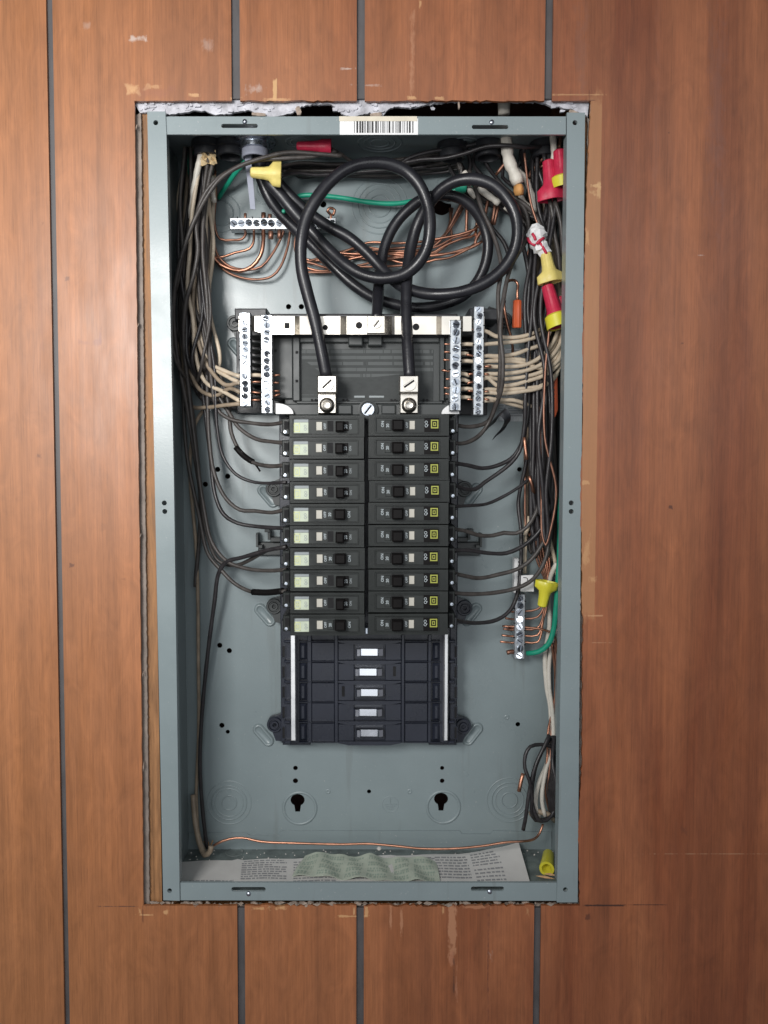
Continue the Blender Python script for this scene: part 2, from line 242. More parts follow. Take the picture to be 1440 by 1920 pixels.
# ---------------------------------------------------------------- mesh helpers (world coordinates, shifted to the parent's origin)
class MB:
    def __init__(s): s.v = []; s.f = []; s.uv = None
    def add(s, vs, fs):
        o = len(s.v); s.v += [Vector(x) for x in vs]; s.f += [tuple(i + o for i in f) for f in fs]
    def box(s, x0, x1, y0, y1, z0, z1, c=0.0):
        """box; front (towards the viewer, -y) edges chamfered by c"""
        if x1 < x0: x0, x1 = x1, x0
        if z1 < z0: z0, z1 = z1, z0
        if c <= 0:
            s.add([(x0, y0, z0), (x1, y0, z0), (x1, y0, z1), (x0, y0, z1), (x0, y1, z0), (x1, y1, z0), (x1, y1, z1), (x0, y1, z1)],
                  [(0, 1, 2, 3), (1, 5, 6, 2), (5, 4, 7, 6), (4, 0, 3, 7), (3, 2, 6, 7), (4, 5, 1, 0)])
        else:
            s.add([(x0 + c, y0, z0 + c), (x1 - c, y0, z0 + c), (x1 - c, y0, z1 - c), (x0 + c, y0, z1 - c),
                   (x0, y0 + c, z0), (x1, y0 + c, z0), (x1, y0 + c, z1), (x0, y0 + c, z1),
                   (x0, y1, z0), (x1, y1, z0), (x1, y1, z1), (x0, y1, z1)],
                  [(0, 1, 2, 3), (0, 4, 5, 1), (1, 5, 6, 2), (2, 6, 7, 3), (3, 7, 4, 0),
                   (4, 8, 9, 5), (5, 9, 10, 6), (6, 10, 11, 7), (7, 11, 8, 4), (11, 10, 9, 8)])
    def pbox(s, u0, v0, u1, v1, d0, d1, c=0.0):
        a = P(u0, v1, d0); b = P(u1, v0, d0)
        s.box(a.x, b.x, d0 / 1000, d1 / 1000, a.z, b.z, c)
    def plate(s, outer, holes, y0, y1, back=True):
        """outline with holes in the (x, z) plane, thickness y0..y1"""
        loops = [outer] + holes
        tri = tessellate_polygon([[Vector((p[0], p[1], 0)) for p in l] for l in loops])
        flat = [p for l in loops for p in l]; n = len(flat)
        vs = [(p[0], y0, p[1]) for p in flat] + [(p[0], y1, p[1]) for p in flat]
        fs = []
        for t in tri:
            a, b, c = (Vector((flat[i][0], flat[i][1])) for i in t)
            cr = (b - a).x * (c - a).y - (b - a).y * (c - a).x
            t = tuple(t) if cr > 0 else tuple(reversed(t))
            fs.append(t)
            if back: fs.append(tuple(n + i for i in reversed(t)))
        o = 0
        for k, l in enumerate(loops):
            m = len(l); ar = sum(l[i][0] * l[(i + 1) % m][1] - l[(i + 1) % m][0] * l[i][1] for i in range(m))
            for i in range(m):
                a, b = o + i, o + (i + 1) % m
                q = (a, n + a, n + b, b)
                if (ar > 0) != (k == 0): q = tuple(reversed(q))
                fs.append(q)
            o += m
        s.add(vs, fs)
    def cyl(s, c, ax, r0, r1, h, n=20, cap=True):
        ax = Vector(ax).normalized(); t = ax.orthogonal().normalized(); b = ax.cross(t); c = Vector(c)
        vs = []
        for rr, hh in ((r0, 0), (r1, h)):
            for i in range(n):
                a = 2 * math.pi * i / n; vs.append(c + ax * hh + (t * math.cos(a) + b * math.sin(a)) * rr)
        fs = [(i, (i + 1) % n, n + (i + 1) % n, n + i) for i in range(n)]
        if cap: fs += [tuple(range(n - 1, -1, -1)), tuple(range(n, 2 * n))]
        s.add(vs, fs)
    def lathe(s, c, ax, prof, n=24, mod=None):
        """prof: list of (radius, distance along axis)"""
        ax = Vector(ax).normalized(); t = ax.orthogonal().normalized(); b = ax.cross(t); c = Vector(c); vs = []
        if abs(ax.y) < 0.9:       # keep wings in the picture plane
            t = Vector((0, 1, 0)).cross(ax).normalized(); b = ax.cross(t)
        for (rr, hh) in prof:
            for i in range(n):
                a = 2 * math.pi * i / n; q = rr * (mod(a, hh) if mod else 1)
                vs.append(c + ax * hh + (t * math.cos(a) + b * math.sin(a)) * q)
        fs = []
        for k in range(len(prof) - 1):
            for i in range(n):
                j = (i + 1) % n
                fs.append((k * n + i, k * n + j, (k + 1) * n + j, (k + 1) * n + i))
        s.add(vs, fs)
    def tube(s, pts, r, n=10, cap=True, rfun=None):
        m = len(pts); T = []
        for i in range(m): T.append((pts[min(i + 1, m - 1)] - pts[max(i - 1, 0)]).normalized())
        u = T[0].orthogonal().normalized(); vs = []
        for i in range(m):
            u = (u - T[i] * u.dot(T[i])).normalized(); b = T[i].cross(u)
            rr = rfun(i / (m - 1)) * r if rfun else r
            for k in range(n):
                a = 2 * math.pi * k / n; vs.append(pts[i] + (u * math.cos(a) + b * math.sin(a)) * rr)
        fs = [(i * n + k, i * n + (k + 1) % n, (i + 1) * n + (k + 1) % n, (i + 1) * n + k) for i in range(m - 1) for k in range(n)]
        if cap: fs += [tuple(range(n - 1, -1, -1)), tuple(range((m - 1) * n, m * n))]
        s.add(vs, fs)
    def build(s, name, m, parent=None, origin=None, smooth=False, uvs=None):
        org = Vector(parent['org']) if parent is not None else (Vector(origin) if origin is not None else Vector((0, 0, 0)))
        me = bpy.data.meshes.new(name); me.from_pydata([tuple(x - org) for x in s.v], [], s.f)
        me.materials.append(M[m] if isinstance(m, str) else m)
        if smooth:
            me.polygons.foreach_set('use_smooth', [True] * len(me.polygons))
            if smooth == 'auto':
                try: me.set_sharp_from_angle(angle=R(40))
                except Exception: pass
        if uvs:
            l = me.uv_layers.new(name='UVMap')
            for lp in me.loops: l.data[lp.index].uv = uvs[lp.vertex_index]
        me.update()
        o = bpy.data.objects.new(name, me); COL.objects.link(o)
        if parent is not None: o.parent = parent; o['org'] = tuple(org)
        else: o.location = org; o['org'] = tuple(org)
        return o
def tag(o, label, cat, group=None):
    o['label'] = label; o['category'] = cat
    if group: o['group'] = group
    return o
def thing(name, loc, label, cat, group=None):
    o = bpy.data.objects.new(name, None); o.empty_display_size = 0.01; COL.objects.link(o); o.location = loc; o['org'] = tuple(loc)
    return tag(o, label, cat, group)
def struct(o): o['kind'] = 'structure'; return o
def xz(pts, d): return [(lambda q: (q.x, q.z))(P(u, v, d)) for u, v in pts]
def circ(u, v, r_px, d, n=16, sx=1.0, rot=0.0):
    c = P(u, v, d); r = r_px * mm(d)
    return [(c.x + r * sx * math.cos(2 * math.pi * i / n), c.z + r * math.sin(2 * math.pi * i / n)) for i in range(n)]
def rrect(x0, x1, z0, z1, r, n=4):
    pts = []
    for (cx, cz, a0) in ((x1 - r, z1 - r, 0), (x0 + r, z1 - r, 90), (x0 + r, z0 + r, 180), (x1 - r, z0 + r, 270)):
        for i in range(n + 1):
            a = R(a0 + 90 * i / n); pts.append((cx + r * math.cos(a), cz + r * math.sin(a)))
    return pts
def slot(u, v, w_px, h_px, d, n=6):
    c = P(u, v, d); w = w_px * mm(d) / 2; h = h_px * mm(d) / 2
    return rrect(c.x - w, c.x + w, c.z - h, c.z + h, min(h, w) * 0.98, n)
def ragged(pts, step=9, amp=2.0, seed=0):
    rnd = random.Random(seed); out = []
    for i in range(len(pts)):
        a, b = Vector(pts[i]), Vector(pts[(i + 1) % len(pts)]); n = max(1, int((b - a).length / step))
        for k in range(n):
            q = a + (b - a) * (k / n)
            if k: q += Vector((rnd.uniform(-amp, amp), rnd.uniform(-amp, amp)))
            out.append((q.x, q.y))
    return out

# ================================================================ THE WALL
def gx(i, v):     # groove edges at picture height v
    a = [(-262, -250, -190, -178), (86, 98, 121, 131), (433, 449, 446, 460), (669, 684, 668, 682), (1023, 1038, 999, 1012), (1640, 1654, 1560, 1573)][i]
    t = v / 1920
    return a[0] + (a[2] - a[0]) * t, a[1] + (a[3] - a[1]) * t
VT, VB = -420, 2300
HL0, HL1, HT, HB, HR0, HR1 = 252, 269, 189, 1698, 1108, 1087     # the sawn opening
def hl(v): return HL0 + (HL1 - HL0) * (v - HT) / (HB - HT)
def hr(v): return HR0 + (HR1 - HR0) * (v - HT) / (HB - HT)
wall = thing('wall', (0, 0.004, Z0), 'wall of red-brown wood panelling round the metal box', 'wall')
del wall['label']; del wall['category']; struct(wall)
mb = MB(); hole = [(hl(HT) - 4, HT - 4), (hr(HT) + 4, HT - 4), (hr(HB) + 4, HB + 4), (hl(HB) - 4, HB + 4)]
mb.plate(xz([(-900, VT), (2300, VT), (2300, VB), (-900, VB)], 3.0), [xz(hole, 3.0)], 0.003, 0.0055); mb.build('groove_sheet', 'groove', wall)
def plank(outline, seed):
    q = xz(outline, 0); x0, x1 = min(p[0] for p in q), max(p[0] for p in q); z0, z1 = min(p[1] for p in q), max(p[1] for p in q)
    mk = [k for k in MARKS if k[0] + k[2] > x0 and k[0] - k[2] < x1 and k[1] + Z0 + k[3] > z0 and k[1] + Z0 - k[3] < z1]
    mb = MB(); mb.plate(q, [], 0.0, 0.0029); return mb.build('plank', wood_mat(mk), wall)
plank([(-900, VT), (gx(0, VT)[0], VT), (gx(0, VB)[0], VB), (-900, VB)], 1)
plank([(gx(0, VT)[1], VT), (gx(1, VT)[0], VT), (gx(1, VB)[0], VB), (gx(0, VB)[1], VB)], 2)
topL = ragged([(hl(HT), HT), (gx(2, HT)[0], HT)], 7, 1.0, 3)[:-1]
a = gx(1, VT)[1]; b_ = gx(2, VT)[0]
tl = [(x, y) for x, y in ragged([(gx(2, HT)[0], HT), (hl(HT), HT), (hl(HB), HB), (gx(2, HB)[0], HB)], 14, 0.5, 4)]
tl = tl[:next(i for i, p in enumerate(tl) if abs(p[0] - gx(2, HB)[0]) < 0.5 and abs(p[1] - HB) < 0.5) + 1]
plank([(gx(1, VT)[1], VT), (gx(2, VT)[0], VT)] + tl + [(gx(2, VB)[0], VB), (gx(1, VB)[1], VB)], 3)
def rl(p, q, seed, amp=1.4, step=9):
    o = ragged([p, q], step, amp, seed); n = next(i for i, x in enumerate(o) if (Vector(x) - Vector(q)).length < 1e-3); return o[:n + 1]
for (i, j, s) in ((2, 3, 11), (3, 4, 12)):
    plank([(gx(i, VT)[1], VT), (gx(j, VT)[0], VT)] + rl((gx(j, HT)[0], HT), (gx(i, HT)[1], HT), s), s)
    plank(rl((gx(i, HB)[1], HB), (gx(j, HB)[0], HB), s + 5, 2.6, 7) + [(gx(j, VB)[0], VB), (gx(i, VB)[1], VB)], s)
rp = [(hr(HB), HB), (1086, 1640), (1084, 1560), (1092, 1420), (1092, 1250), (1094, 1160), (1091, 1148), (1091, 1000), (1088, 985), (1089, 900), (1093, 780), (1092, 650), (1096, 480), (1101, 330), (hr(HT), HT)]
rpr = []
for k in range(len(rp) - 1): rpr += rl(rp[k], rp[k + 1], 40 + k, 1.0, 8)[:-1]
rpr.append(rp[-1])
plank([(gx(4, VT)[1], VT), (gx(5, VT)[0], VT), (gx(5, VB)[0], VB), (gx(4, VB)[1], VB), (gx(4, HB)[1], HB)] + rpr + [(gx(4, HT)[1], HT)], 7)
plank([(gx(5, VT)[1], VT), (2300, VT), (2300, VB), (gx(5, VB)[1], VB)], 8)
# torn plaster board behind the panelling, ragged along the top of the opening
dtop = [(250, 217), (268, 212), (290, 211), (318, 216), (345, 212), (362, 208), (388, 210), (402, 216), (425, 214), (452, 210), (466, 207), (482, 216), (502, 221), (520, 219), (545, 214), (560, 207),
        (566, 200), (590, 197), (616, 196), (628, 201), (640, 214), (662, 220), (680, 216), (694, 211), (704, 222), (716, 221), (728, 206), (744, 201), (770, 204), (790, 199), (812, 196), (840, 192), (880, 191), (930, 191), (978, 192), (1008, 192), (1030, 199), (1052, 202), (1075, 207), (1088, 214), (1098, 217)]
mb = MB()
rt = []
for k in range(len(dtop) - 1): rt += rl(dtop[k], dtop[k + 1], 60 + k, 1.5, 4)[:-1]
rt.append(dtop[-1])
mb.plate(xz([(-900, VT), (2300, VT), (2300, HT - 2), (1108, HT - 2), (1104, 225)] + rt[::-1] + [(247, 225), (247, HT - 2), (-900, HT - 2)], 7), [], 0.0060, 0.0088)
mb.build('plaster_board', 'drywall', wall)
mb = MB(); mb.plate(xz([(-900, 190), (250, 190)] + rl((265, 216), (281, 1690), 90, 0.7, 5) + [(281, 1704), (262, VB), (-900, VB)], 7), [], 0.0060, 0.0088); mb.build('plaster_board', 'grey_edge', wall)
mb = MB(); mb.plate(xz([(2300, 190), (1104, 190)] + rl((1101, 220), (1091, 1000), 91, 1.6, 6)[:-1] + rl((1096, 1000), (1088, 1150), 91, 1.6, 6)[:-1] + rl((1087, 1150), (1083, 1690), 92, 1.8, 6) + [(1084, 1706), (1084, VB), (2300, VB)], 7), [], 0.0060, 0.0088); mb.build('plaster_board', 'grey_edge', wall)
mb = MB(); rb = rl((276, 1697), (1086, 1696), 95, 2.6, 5)
mb.plate(xz(rb + [(1084, VB), (276, VB)], 6.5), [], 0.0060, 0.0088); mb.build('plaster_board', 'brown_edge', wall)
# rough second skin of plaster paper so the torn edge is uneven in depth
rnd = random.Random(5); mt_, mb_ = MB(), MB()
for k in range(150):
    top = k < 95; mb = mt_ if top else mb_
    u = rnd.uniform(262, 1090); v = rnd.uniform(191, 208) if top else rnd.uniform(1693, 1698)
    if top and (812 < u < 1010 or 560 < u < 628 or 730 < u < 800 and v > 199): continue
    w = rnd.uniform(4, 16); h = rnd.uniform(2, 6)
    pts = [(u - w / 2 + rnd.uniform(-2, 2), v - h / 2), (u + rnd.uniform(-2, 2), v - h / 2 - rnd.uniform(0, 2)), (u + w / 2, v - rnd.uniform(-1, 2)), (u + w / 3, v + h / 2), (u - w / 3, v + h / 2 + rnd.uniform(-1, 2))]
    d = rnd.uniform(3.6, 5.6); mb.plate(xz(pts, d)[::-1], [], d / 1000, 0.0062)
o = mt_.build('torn_paper', 'drywall', wall); o['kind'] = 'stuff'; o = mb_.build('torn_paper', 'brown_edge', wall); o['kind'] = 'stuff'
mb = MB()
for (u, v, w, h, a) in ((560, 209, 9, 14, 0.3), (705, 217, 22, 7, 0.1), (486, 216, 26, 5, -0.1), (1076, 213, 20, 6, -0.4), (860, 198, 3, 12, 0.1)):
    c = P(u, v, 5); q = []
    for (dx, dz) in ((-.5, -.5), (.1, -.6), (.5, -.3), (.45, .5), (-.1, .55), (-.5, .35)):
        x = dx * w * mm(5); z = dz * h * mm(5); q.append((c.x + x * math.cos(a) - z * math.sin(a), c.z + x * math.sin(a) + z * math.cos(a)))
    mb.plate(q, [], 0.0030, 0.0058)
mb.build('splinter', 'brown_edge', wall)
rnd = random.Random(8)
mb = MB()
for k in range(46):     # splinters of veneer along the sawn edge
    side = rnd.choice('BBBTTLR')
    if side == 'B': u, v = rnd.uniform(290, 1075), rnd.uniform(1694, 1699); w, h = rnd.uniform(4, 22), rnd.uniform(1.2, 3.2)
    elif side == 'T': u, v = rnd.uniform(430, 1090), rnd.uniform(186, 190); w, h = rnd.uniform(4, 18), rnd.uniform(1.2, 3)
    elif side == 'L': v = rnd.uniform(230, 1650); u = hl(v) + rnd.uniform(0, 4); w, h = rnd.uniform(1, 3), rnd.uniform(5, 20)
    else: v = rnd.uniform(230, 1140); u = 1100 - (v - 230) * 0.010 + rnd.uniform(-3, 0); w, h = rnd.uniform(1, 3), rnd.uniform(5, 24)
    c = P(u, v, 0); x, z = w * mm(0) / 2, h * mm(0) / 2; y = rnd.uniform(-0.0012, -0.0002)
    mb.add([(c.x - x, 0.0015, c.z), (c.x, y, c.z - z), (c.x + x, 0.0015, c.z + z * .4), (c.x, 0.0035, c.z + z)], [(0, 1, 2), (0, 2, 3), (0, 3, 1), (1, 3, 2)])
o = mb.build('splinter', 'brown_edge', wall); o['kind'] = 'stuff'
# timber behind the board and the dark space round the box
cav = thing('wall_cavity', (0, 0.1, Z0), 'x', 'x'); del cav['label']; del cav['category']; struct(cav)
mb = MB(); a = P(-300, VT, 20); b = P(1750, VB, 20)
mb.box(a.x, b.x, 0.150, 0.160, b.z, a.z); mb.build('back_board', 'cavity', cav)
for q in ([(-40, VT), (276, VT), (278.5, 190), (304, 1700), (304, VB), (-40, VB)], [(1400, VT), (1094, VT), (1094, 190), (1084.5, 1700), (1084.5, VB), (1400, VB)]):
    mb = MB(); mb.plate(xz(q, 9.5), [], 0.0095, 0.149); mb.build('stud', 'wood_stud', cav)
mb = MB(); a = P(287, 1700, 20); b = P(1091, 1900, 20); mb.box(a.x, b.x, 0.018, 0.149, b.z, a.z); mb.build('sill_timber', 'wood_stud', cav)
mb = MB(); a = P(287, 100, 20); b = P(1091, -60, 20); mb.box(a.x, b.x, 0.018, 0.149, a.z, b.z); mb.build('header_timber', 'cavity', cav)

# ================================================================ THE METAL BOX
LIP, BK = 3.0, 98.0
enc = thing('panel_enclosure', P(692, 1690, LIP), 'open grey painted metal box set in the sawn hole of the panelled wall', 'metal box')
TLc, TRc, BRc, BLc = P(281, 217, LIP), P(1091, 217, LIP), P(1082, 1689, LIP), P(306, 1689, LIP)
CEIL = (TLc.z + TRc.z) / 2 - 0.0012; FLR = (BLc.z + BRc.z) / 2 + 0.0012
def wall_quad(p, q, inward, name, m='paint'):
    t = 0.0012; mb = MB(); i = Vector(inward) * t; y0, y1 = LIP / 1000 + 0.0014, BK / 1000 - 0.0002
    vs = []
    for (pt) in (p, q):
        for off in (Vector((0, 0, 0)), i):
            for y in (y0, y1): vs.append(Vector((pt.x, y, pt.z)) + off)
    mb.add(vs, [(0, 1, 5, 4), (2, 6, 7, 3), (0, 2, 3, 1), (4, 5, 7, 6), (0, 4, 6, 2), (1, 3, 7, 5)])
    return mb.build(name, m, enc)
wall_quad(TLc, BLc, (1, 0, 0), 'side_wall'); wall_quad(TRc, BRc, (-1, 0, 0), 'side_wall')
wall_quad(TLc + Vector((.0013, 0, 0)), TRc - Vector((.0013, 0, 0)), (0, 0, -1), 'top_wall'); wall_quad(BLc + Vector((.0013, 0, 0)), BRc - Vector((.0013, 0, 0)), (0, 0, 1), 'bottom_wall', 'paint_floor')
def bc(p): return (p.x, p.z)
small = [(554, 1440, 4.5), (554, 1464, 5), (829, 1440, 4), (829, 1464, 4.5), (692, 1484, 4), (971, 1358, 4.5), (541, 575, 5), (565, 575, 5), (408, 880, 5), (427, 893, 5),
         (385, 908, 5), (974, 880, 4.5), (412, 1210, 5), (430, 1220, 5), (416, 1360, 5), (427, 1372, 4), (551, 372, 6), (606, 383, 6), (945, 565, 4)]
holes = [circ(u, v, r, BK, 12) for u, v, r in small] + [circ(828, 385, 18, BK, 20), ]
for (u, v) in ((558, 1500), (827, 1498)):      # keyholes
    c = P(u, v, BK); s = mm(BK); pts = []
    for i in range(17):
        a = R(-62 + (304) * i / 16); pts.append((c.x + 13.5 * s * math.cos(a), c.z + 13.5 * s * math.sin(a) * 0.88))
    pts += [(c.x - 4.5 * s, c.z - 23 * s), (c.x + 4.5 * s, c.z - 23 * s)]
    holes.append(pts)
mb = MB(); mb.plate([bc(TLc), bc(TRc), bc(BRc), bc(BLc)], holes, BK / 1000, BK / 1000 + 0.0012); mb.build('back_panel', 'paint', enc)
def bump_ring(u, v, r, w, h, d=BK, name='knockout_ring', up=Vector((0, -1, 0)), par=None, m='paint', c=None, n=40, arc=None):
    s = mm(d); c = c or P(u, v, d) + Vector((0, 0.0003, 0)); mb = MB(); R_ = r * s; w *= s; h *= s
    mb.lathe(c, up, [(R_ - w, -0.0006), (R_ - w * .5, h * .8), (R_, h), (R_ + w * .5, h * .8), (R_ + w, -0.0006)], n); return mb.build(name, m, par or enc, smooth=True)
for (u, v, rr) in ((712, 386, (20, 31, 40, 51)), (430, 1505, (14, 27, 33, 42)), (955, 1500, (15, 27, 34, 43)), (500, 352, (18, 30)), (845, 352, (16, 27)), (415, 400, (22, 34))):
    for i, r in enumerate(rr): bump_ring(u, v, r, 2.0, 2.4 if i % 2 == 0 else 1.5)
for (u, v) in ((562, 1517), (831, 1515)): bump_ring(u, v - 2, 31, 4, 3.4, name='keyhole_boss')
for (u, v) in ((615, 1484), (768, 1484), (950, 1345), (592, 372), (735, 330), (490, 430), (872, 470)): bump_ring(u, v, 3.2, 3, 1.6, name='dimple', n=16)
bump_ring(732, 1508, 15.5, 1.3, 1.0, name='earth_symbol')
mb = MB()
for (u0, v0, u1, v1) in ((720, 1508, 744, 1509.6), (731, 1496, 732.6, 1508), (724, 1512, 740, 1513.4), (727, 1516, 737, 1517.4)): mb.pbox(u0, v0, u1, v1, BK - 0.5, BK + 0.3, 0.0002)
mb.build('earth_symbol', 'paint', enc)
def emboss(u, v, ln, wd, ang, h=3.2):
    c = P(u, v, BK); s = mm(BK); mb = MB(); prof = ((1.0, 0.0), (0.82, 0.75), (0.62, 1.0), (0.48, 0.55), (0.30, 0.30), (0.0, 0.28)); n = 24; vs = []
    for (k, hh) in prof:
        for i in range(n):
            a = 2 * math.pi * i / n; x = (ln / 2 - wd / 2) * (1 if math.cos(a) > 0 else -1) * (1 if k > 0 else 0) * (1 if k > .3 else k / .3) + wd / 2 * k * math.cos(a); z = wd / 2 * k * math.sin(a)
            vs.append((c.x + (x * math.cos(ang) - z * math.sin(ang)) * s, BK / 1000 + 0.0003 - hh * h / 1000, c.z + (x * math.sin(ang) + z * math.cos(ang)) * s))
    fs = [(k * n + i, k * n + (i + 1) % n, (k + 1) * n + (i + 1) % n, (k + 1) * n + i) for k in range(len(prof) - 1) for i in range(n)]
    mb.add(vs, fs); return mb.build('embossed_pad', 'paint', enc, smooth=True)
for (u, v, a) in ((503, 930, -50), (497, 1153, -50), (494, 1378, -50), (885, 928, 52), (884, 1152, 52), (886, 1376, 52), (447, 655, -50)): emboss(u, v, 52, 24, R(a))
# folded flanges of the end walls where they lie on the back
mb = MB(); mb.plate(xz([(365, 300), (420, 300), (422, 291), (1030, 291), (1030, 318), (842, 320), (836, 324), (380, 322)], BK - 1.3), [], BK / 1000 - 0.0013, BK / 1000 - 0.0001); mb.build('end_flange', 'paint', enc)
mb = MB(); mb.plate(xz([(352, 1600), (354, 1562), (462, 1562), (468, 1566), (522, 1566), (528, 1558), (862, 1558), (866, 1564), (920, 1564), (924, 1558), (1034, 1560), (1034, 1600)], BK - 1.3), [], BK / 1000 - 0.0013, BK / 1000 - 0.0001); mb.build('end_flange', 'paint', enc)
# rims
def rim(px, slots, name='rim', th=1.4):
    mb = MB(); mb.plate(xz(px, LIP - th), [xz_ for xz_ in slots], (LIP - th) / 1000, LIP / 1000 + 0.0010); return mb.build(name, 'paint', enc)
rim([(311.5, 219), (1061, 219), (1061, 252), (312, 252)], [slot(449, 236, 67, 7.5, LIP - 1.4), slot(919, 238, 67, 7.5, LIP - 1.4)])
rim([(338, 1655), (1044, 1655), (1043.5, 1689), (338.5, 1688)], [slot(466, 1667.5, 66, 9, LIP - 1.4), slot(914, 1666.5, 64, 9, LIP - 1.4)])
rim([(276, 209), (310, 209), (312, 252), (326, 900), (337, 1689), (306, 1688)], [circ(292, 230, 4.6, LIP - 2.6, 12), circ(318, 1670, 4.6, LIP - 2.6, 12), circ(308, 943, 4.8, LIP - 2.6, 12), circ(309, 959, 4.8, LIP - 2.6, 12)], th=2.6)
rim([(1063, 211), (1097, 211), (1090, 900), (1083, 1692), (1044, 1692), (1048, 1500), (1062, 400)], [circ(1078, 230, 4.6, LIP - 2.6, 12), circ(1060, 1668, 4.6, LIP - 2.6, 12), circ(1071, 943, 4.8, LIP - 2.6, 12), circ(1071, 959, 4.8, LIP - 2.6, 12)], th=2.6)
# turned-in edges of the side rims
for (a, b, w) in (((311, 253), (336, 1654), 1.2), ((1062.5, 253), (1045, 1654), -1.2)):
    mb = MB(); p, q = P(*a, LIP), P(*b, LIP); w = w / 1000
    mb.add([(p.x, .0042, p.z), (p.x, .014, p.z), (q.x, .014, q.z), (q.x, .0042, q.z), (p.x - w, .0042, p.z), (p.x - w, .014, p.z), (q.x - w, .014, q.z), (q.x - w, .0042, q.z)], [(0, 1, 2, 3), (7, 6, 5, 4), (1, 5, 6, 2)]); mb.build('rim_return', 'paint', enc)
for (u, v) in ((459, 228), (922, 229), (466, 1676), (918, 1672)):     # screw behind each slot
    mb = MB(); c = P(u, v, LIP - 1.6); mb.lathe(c, (0, -1, 0), [(0.0022, -0.0004), (0.0018, 0.0008), (0.0, 0.0010)], 14); mb.build('screw', 'zinc', enc, smooth=True)
# ceiling knockouts (rings on the top wall), cable clamps and conduit locknut
for (u, v, rr) in ((712, 268, (16, 27, 38)), (870, 268, (14, 24)), (560, 266, (14, 22))):
    c = onz(u, v, CEIL)
    for i, r in enumerate(rr): bump_ring(0, 0, r, 2, 1.6, up=Vector((0, 0, -1)), c=c)
for (u, v, r) in ((440, 1598, 16), (620, 1612, 20), (860, 1606, 18)):
    c = onz(u, v, FLR); bump_ring(0, 0, r, 2, 1.4, up=Vector((0, 0, 1)), c=c, m='paint_floor')
def lathe_thing(name, c, ax, prof, m, label, cat, group=None, n=28, mod=None):
    mb = MB(); mb.lathe(c, ax, prof, n, mod); return tag(mb.build(name, m, None, origin=c, smooth='auto'), label, cat, group)
c = onz(478, 262, CEIL)
ln = thing('conduit_fitting', c, 'zinc conduit locknut with grey pipe end at the top left of the box', 'conduit fitting')
mb = MB(); mb.lathe(c, (0, 0, -1), [(0.010, 0), (0.0178, 0), (0.0182, 0.001), (0.0182, 0.0035), (0.0155, 0.0045), (0.0138, 0.0045), (0.0138, 0.009), (0.0125, 0.0095), (0.0118, 0.009), (0.0118, 0)], 32, lambda a, h: 1 + (0.05 * (math.cos(8 * a) > 0.3) if h < .004 else 0)); mb.build('locknut', 'zinc', ln, smooth='auto')
mb = MB(); mb.lathe(c, (0, 0, -1), [(0.0117, 0.0), (0.0117, 0.016), (0.0109, 0.0165), (0.0104, 0.016), (0.0104, 0)], 28); mb.build('pipe_end', 'grey_pvc', ln, smooth='auto')
for (u, v, lab) in ((388, 266, 'black cable clamp in the top left corner above the cut cream sheaths'), (432, 266, 'black cable clamp between the corner clamp and the zinc locknut'), (848, 270, 'black cable clamp on the ceiling near the box centre right'), (915, 268, 'black cable clamp round the fat white cable'), (1022, 268, 'black cable clamp in the top right corner')):
    c = onz(u, v, CEIL); lathe_thing('cable_clamp', c, (0, 0, -1), [(0.006, 0), (0.0135, 0), (0.014, 0.002), (0.014, 0.006), (0.0115, 0.007), (0.0115, 0.013), (0.0095, 0.0135), (0.009, 0)], 'black', lab, 'cable clamp', 'black clamps on the box ceiling', n=20)
# barcode sticker on the top rim
st = thing('barcode_sticker', P(710, 252, LIP - 1.4), 'white barcode sticker with black bars on the top rim', 'sticker')
mb = MB(); mb.pbox(637, 222, 784, 252.5, LIP - 1.9, LIP - 1.45); mb.build('paper', 'sticker', st)
mb = MB(); mb.pbox(636, 218, 782, 227, LIP - 2.3, LIP - 2.0); mb.build('tape_strip', 'tape', st)
mb = MB(); rnd = random.Random(21); u = 664.0
while u < 776:
    w = rnd.choice((1.1, 1.1, 2.0, 3.2)); mb.pbox(u, 226.5, u + w, 249, LIP - 2.05, LIP - 1.92); u += w + rnd.choice((1.2, 1.2, 2.2, 3.2))
mb.build('bars', 'dark_print', st)

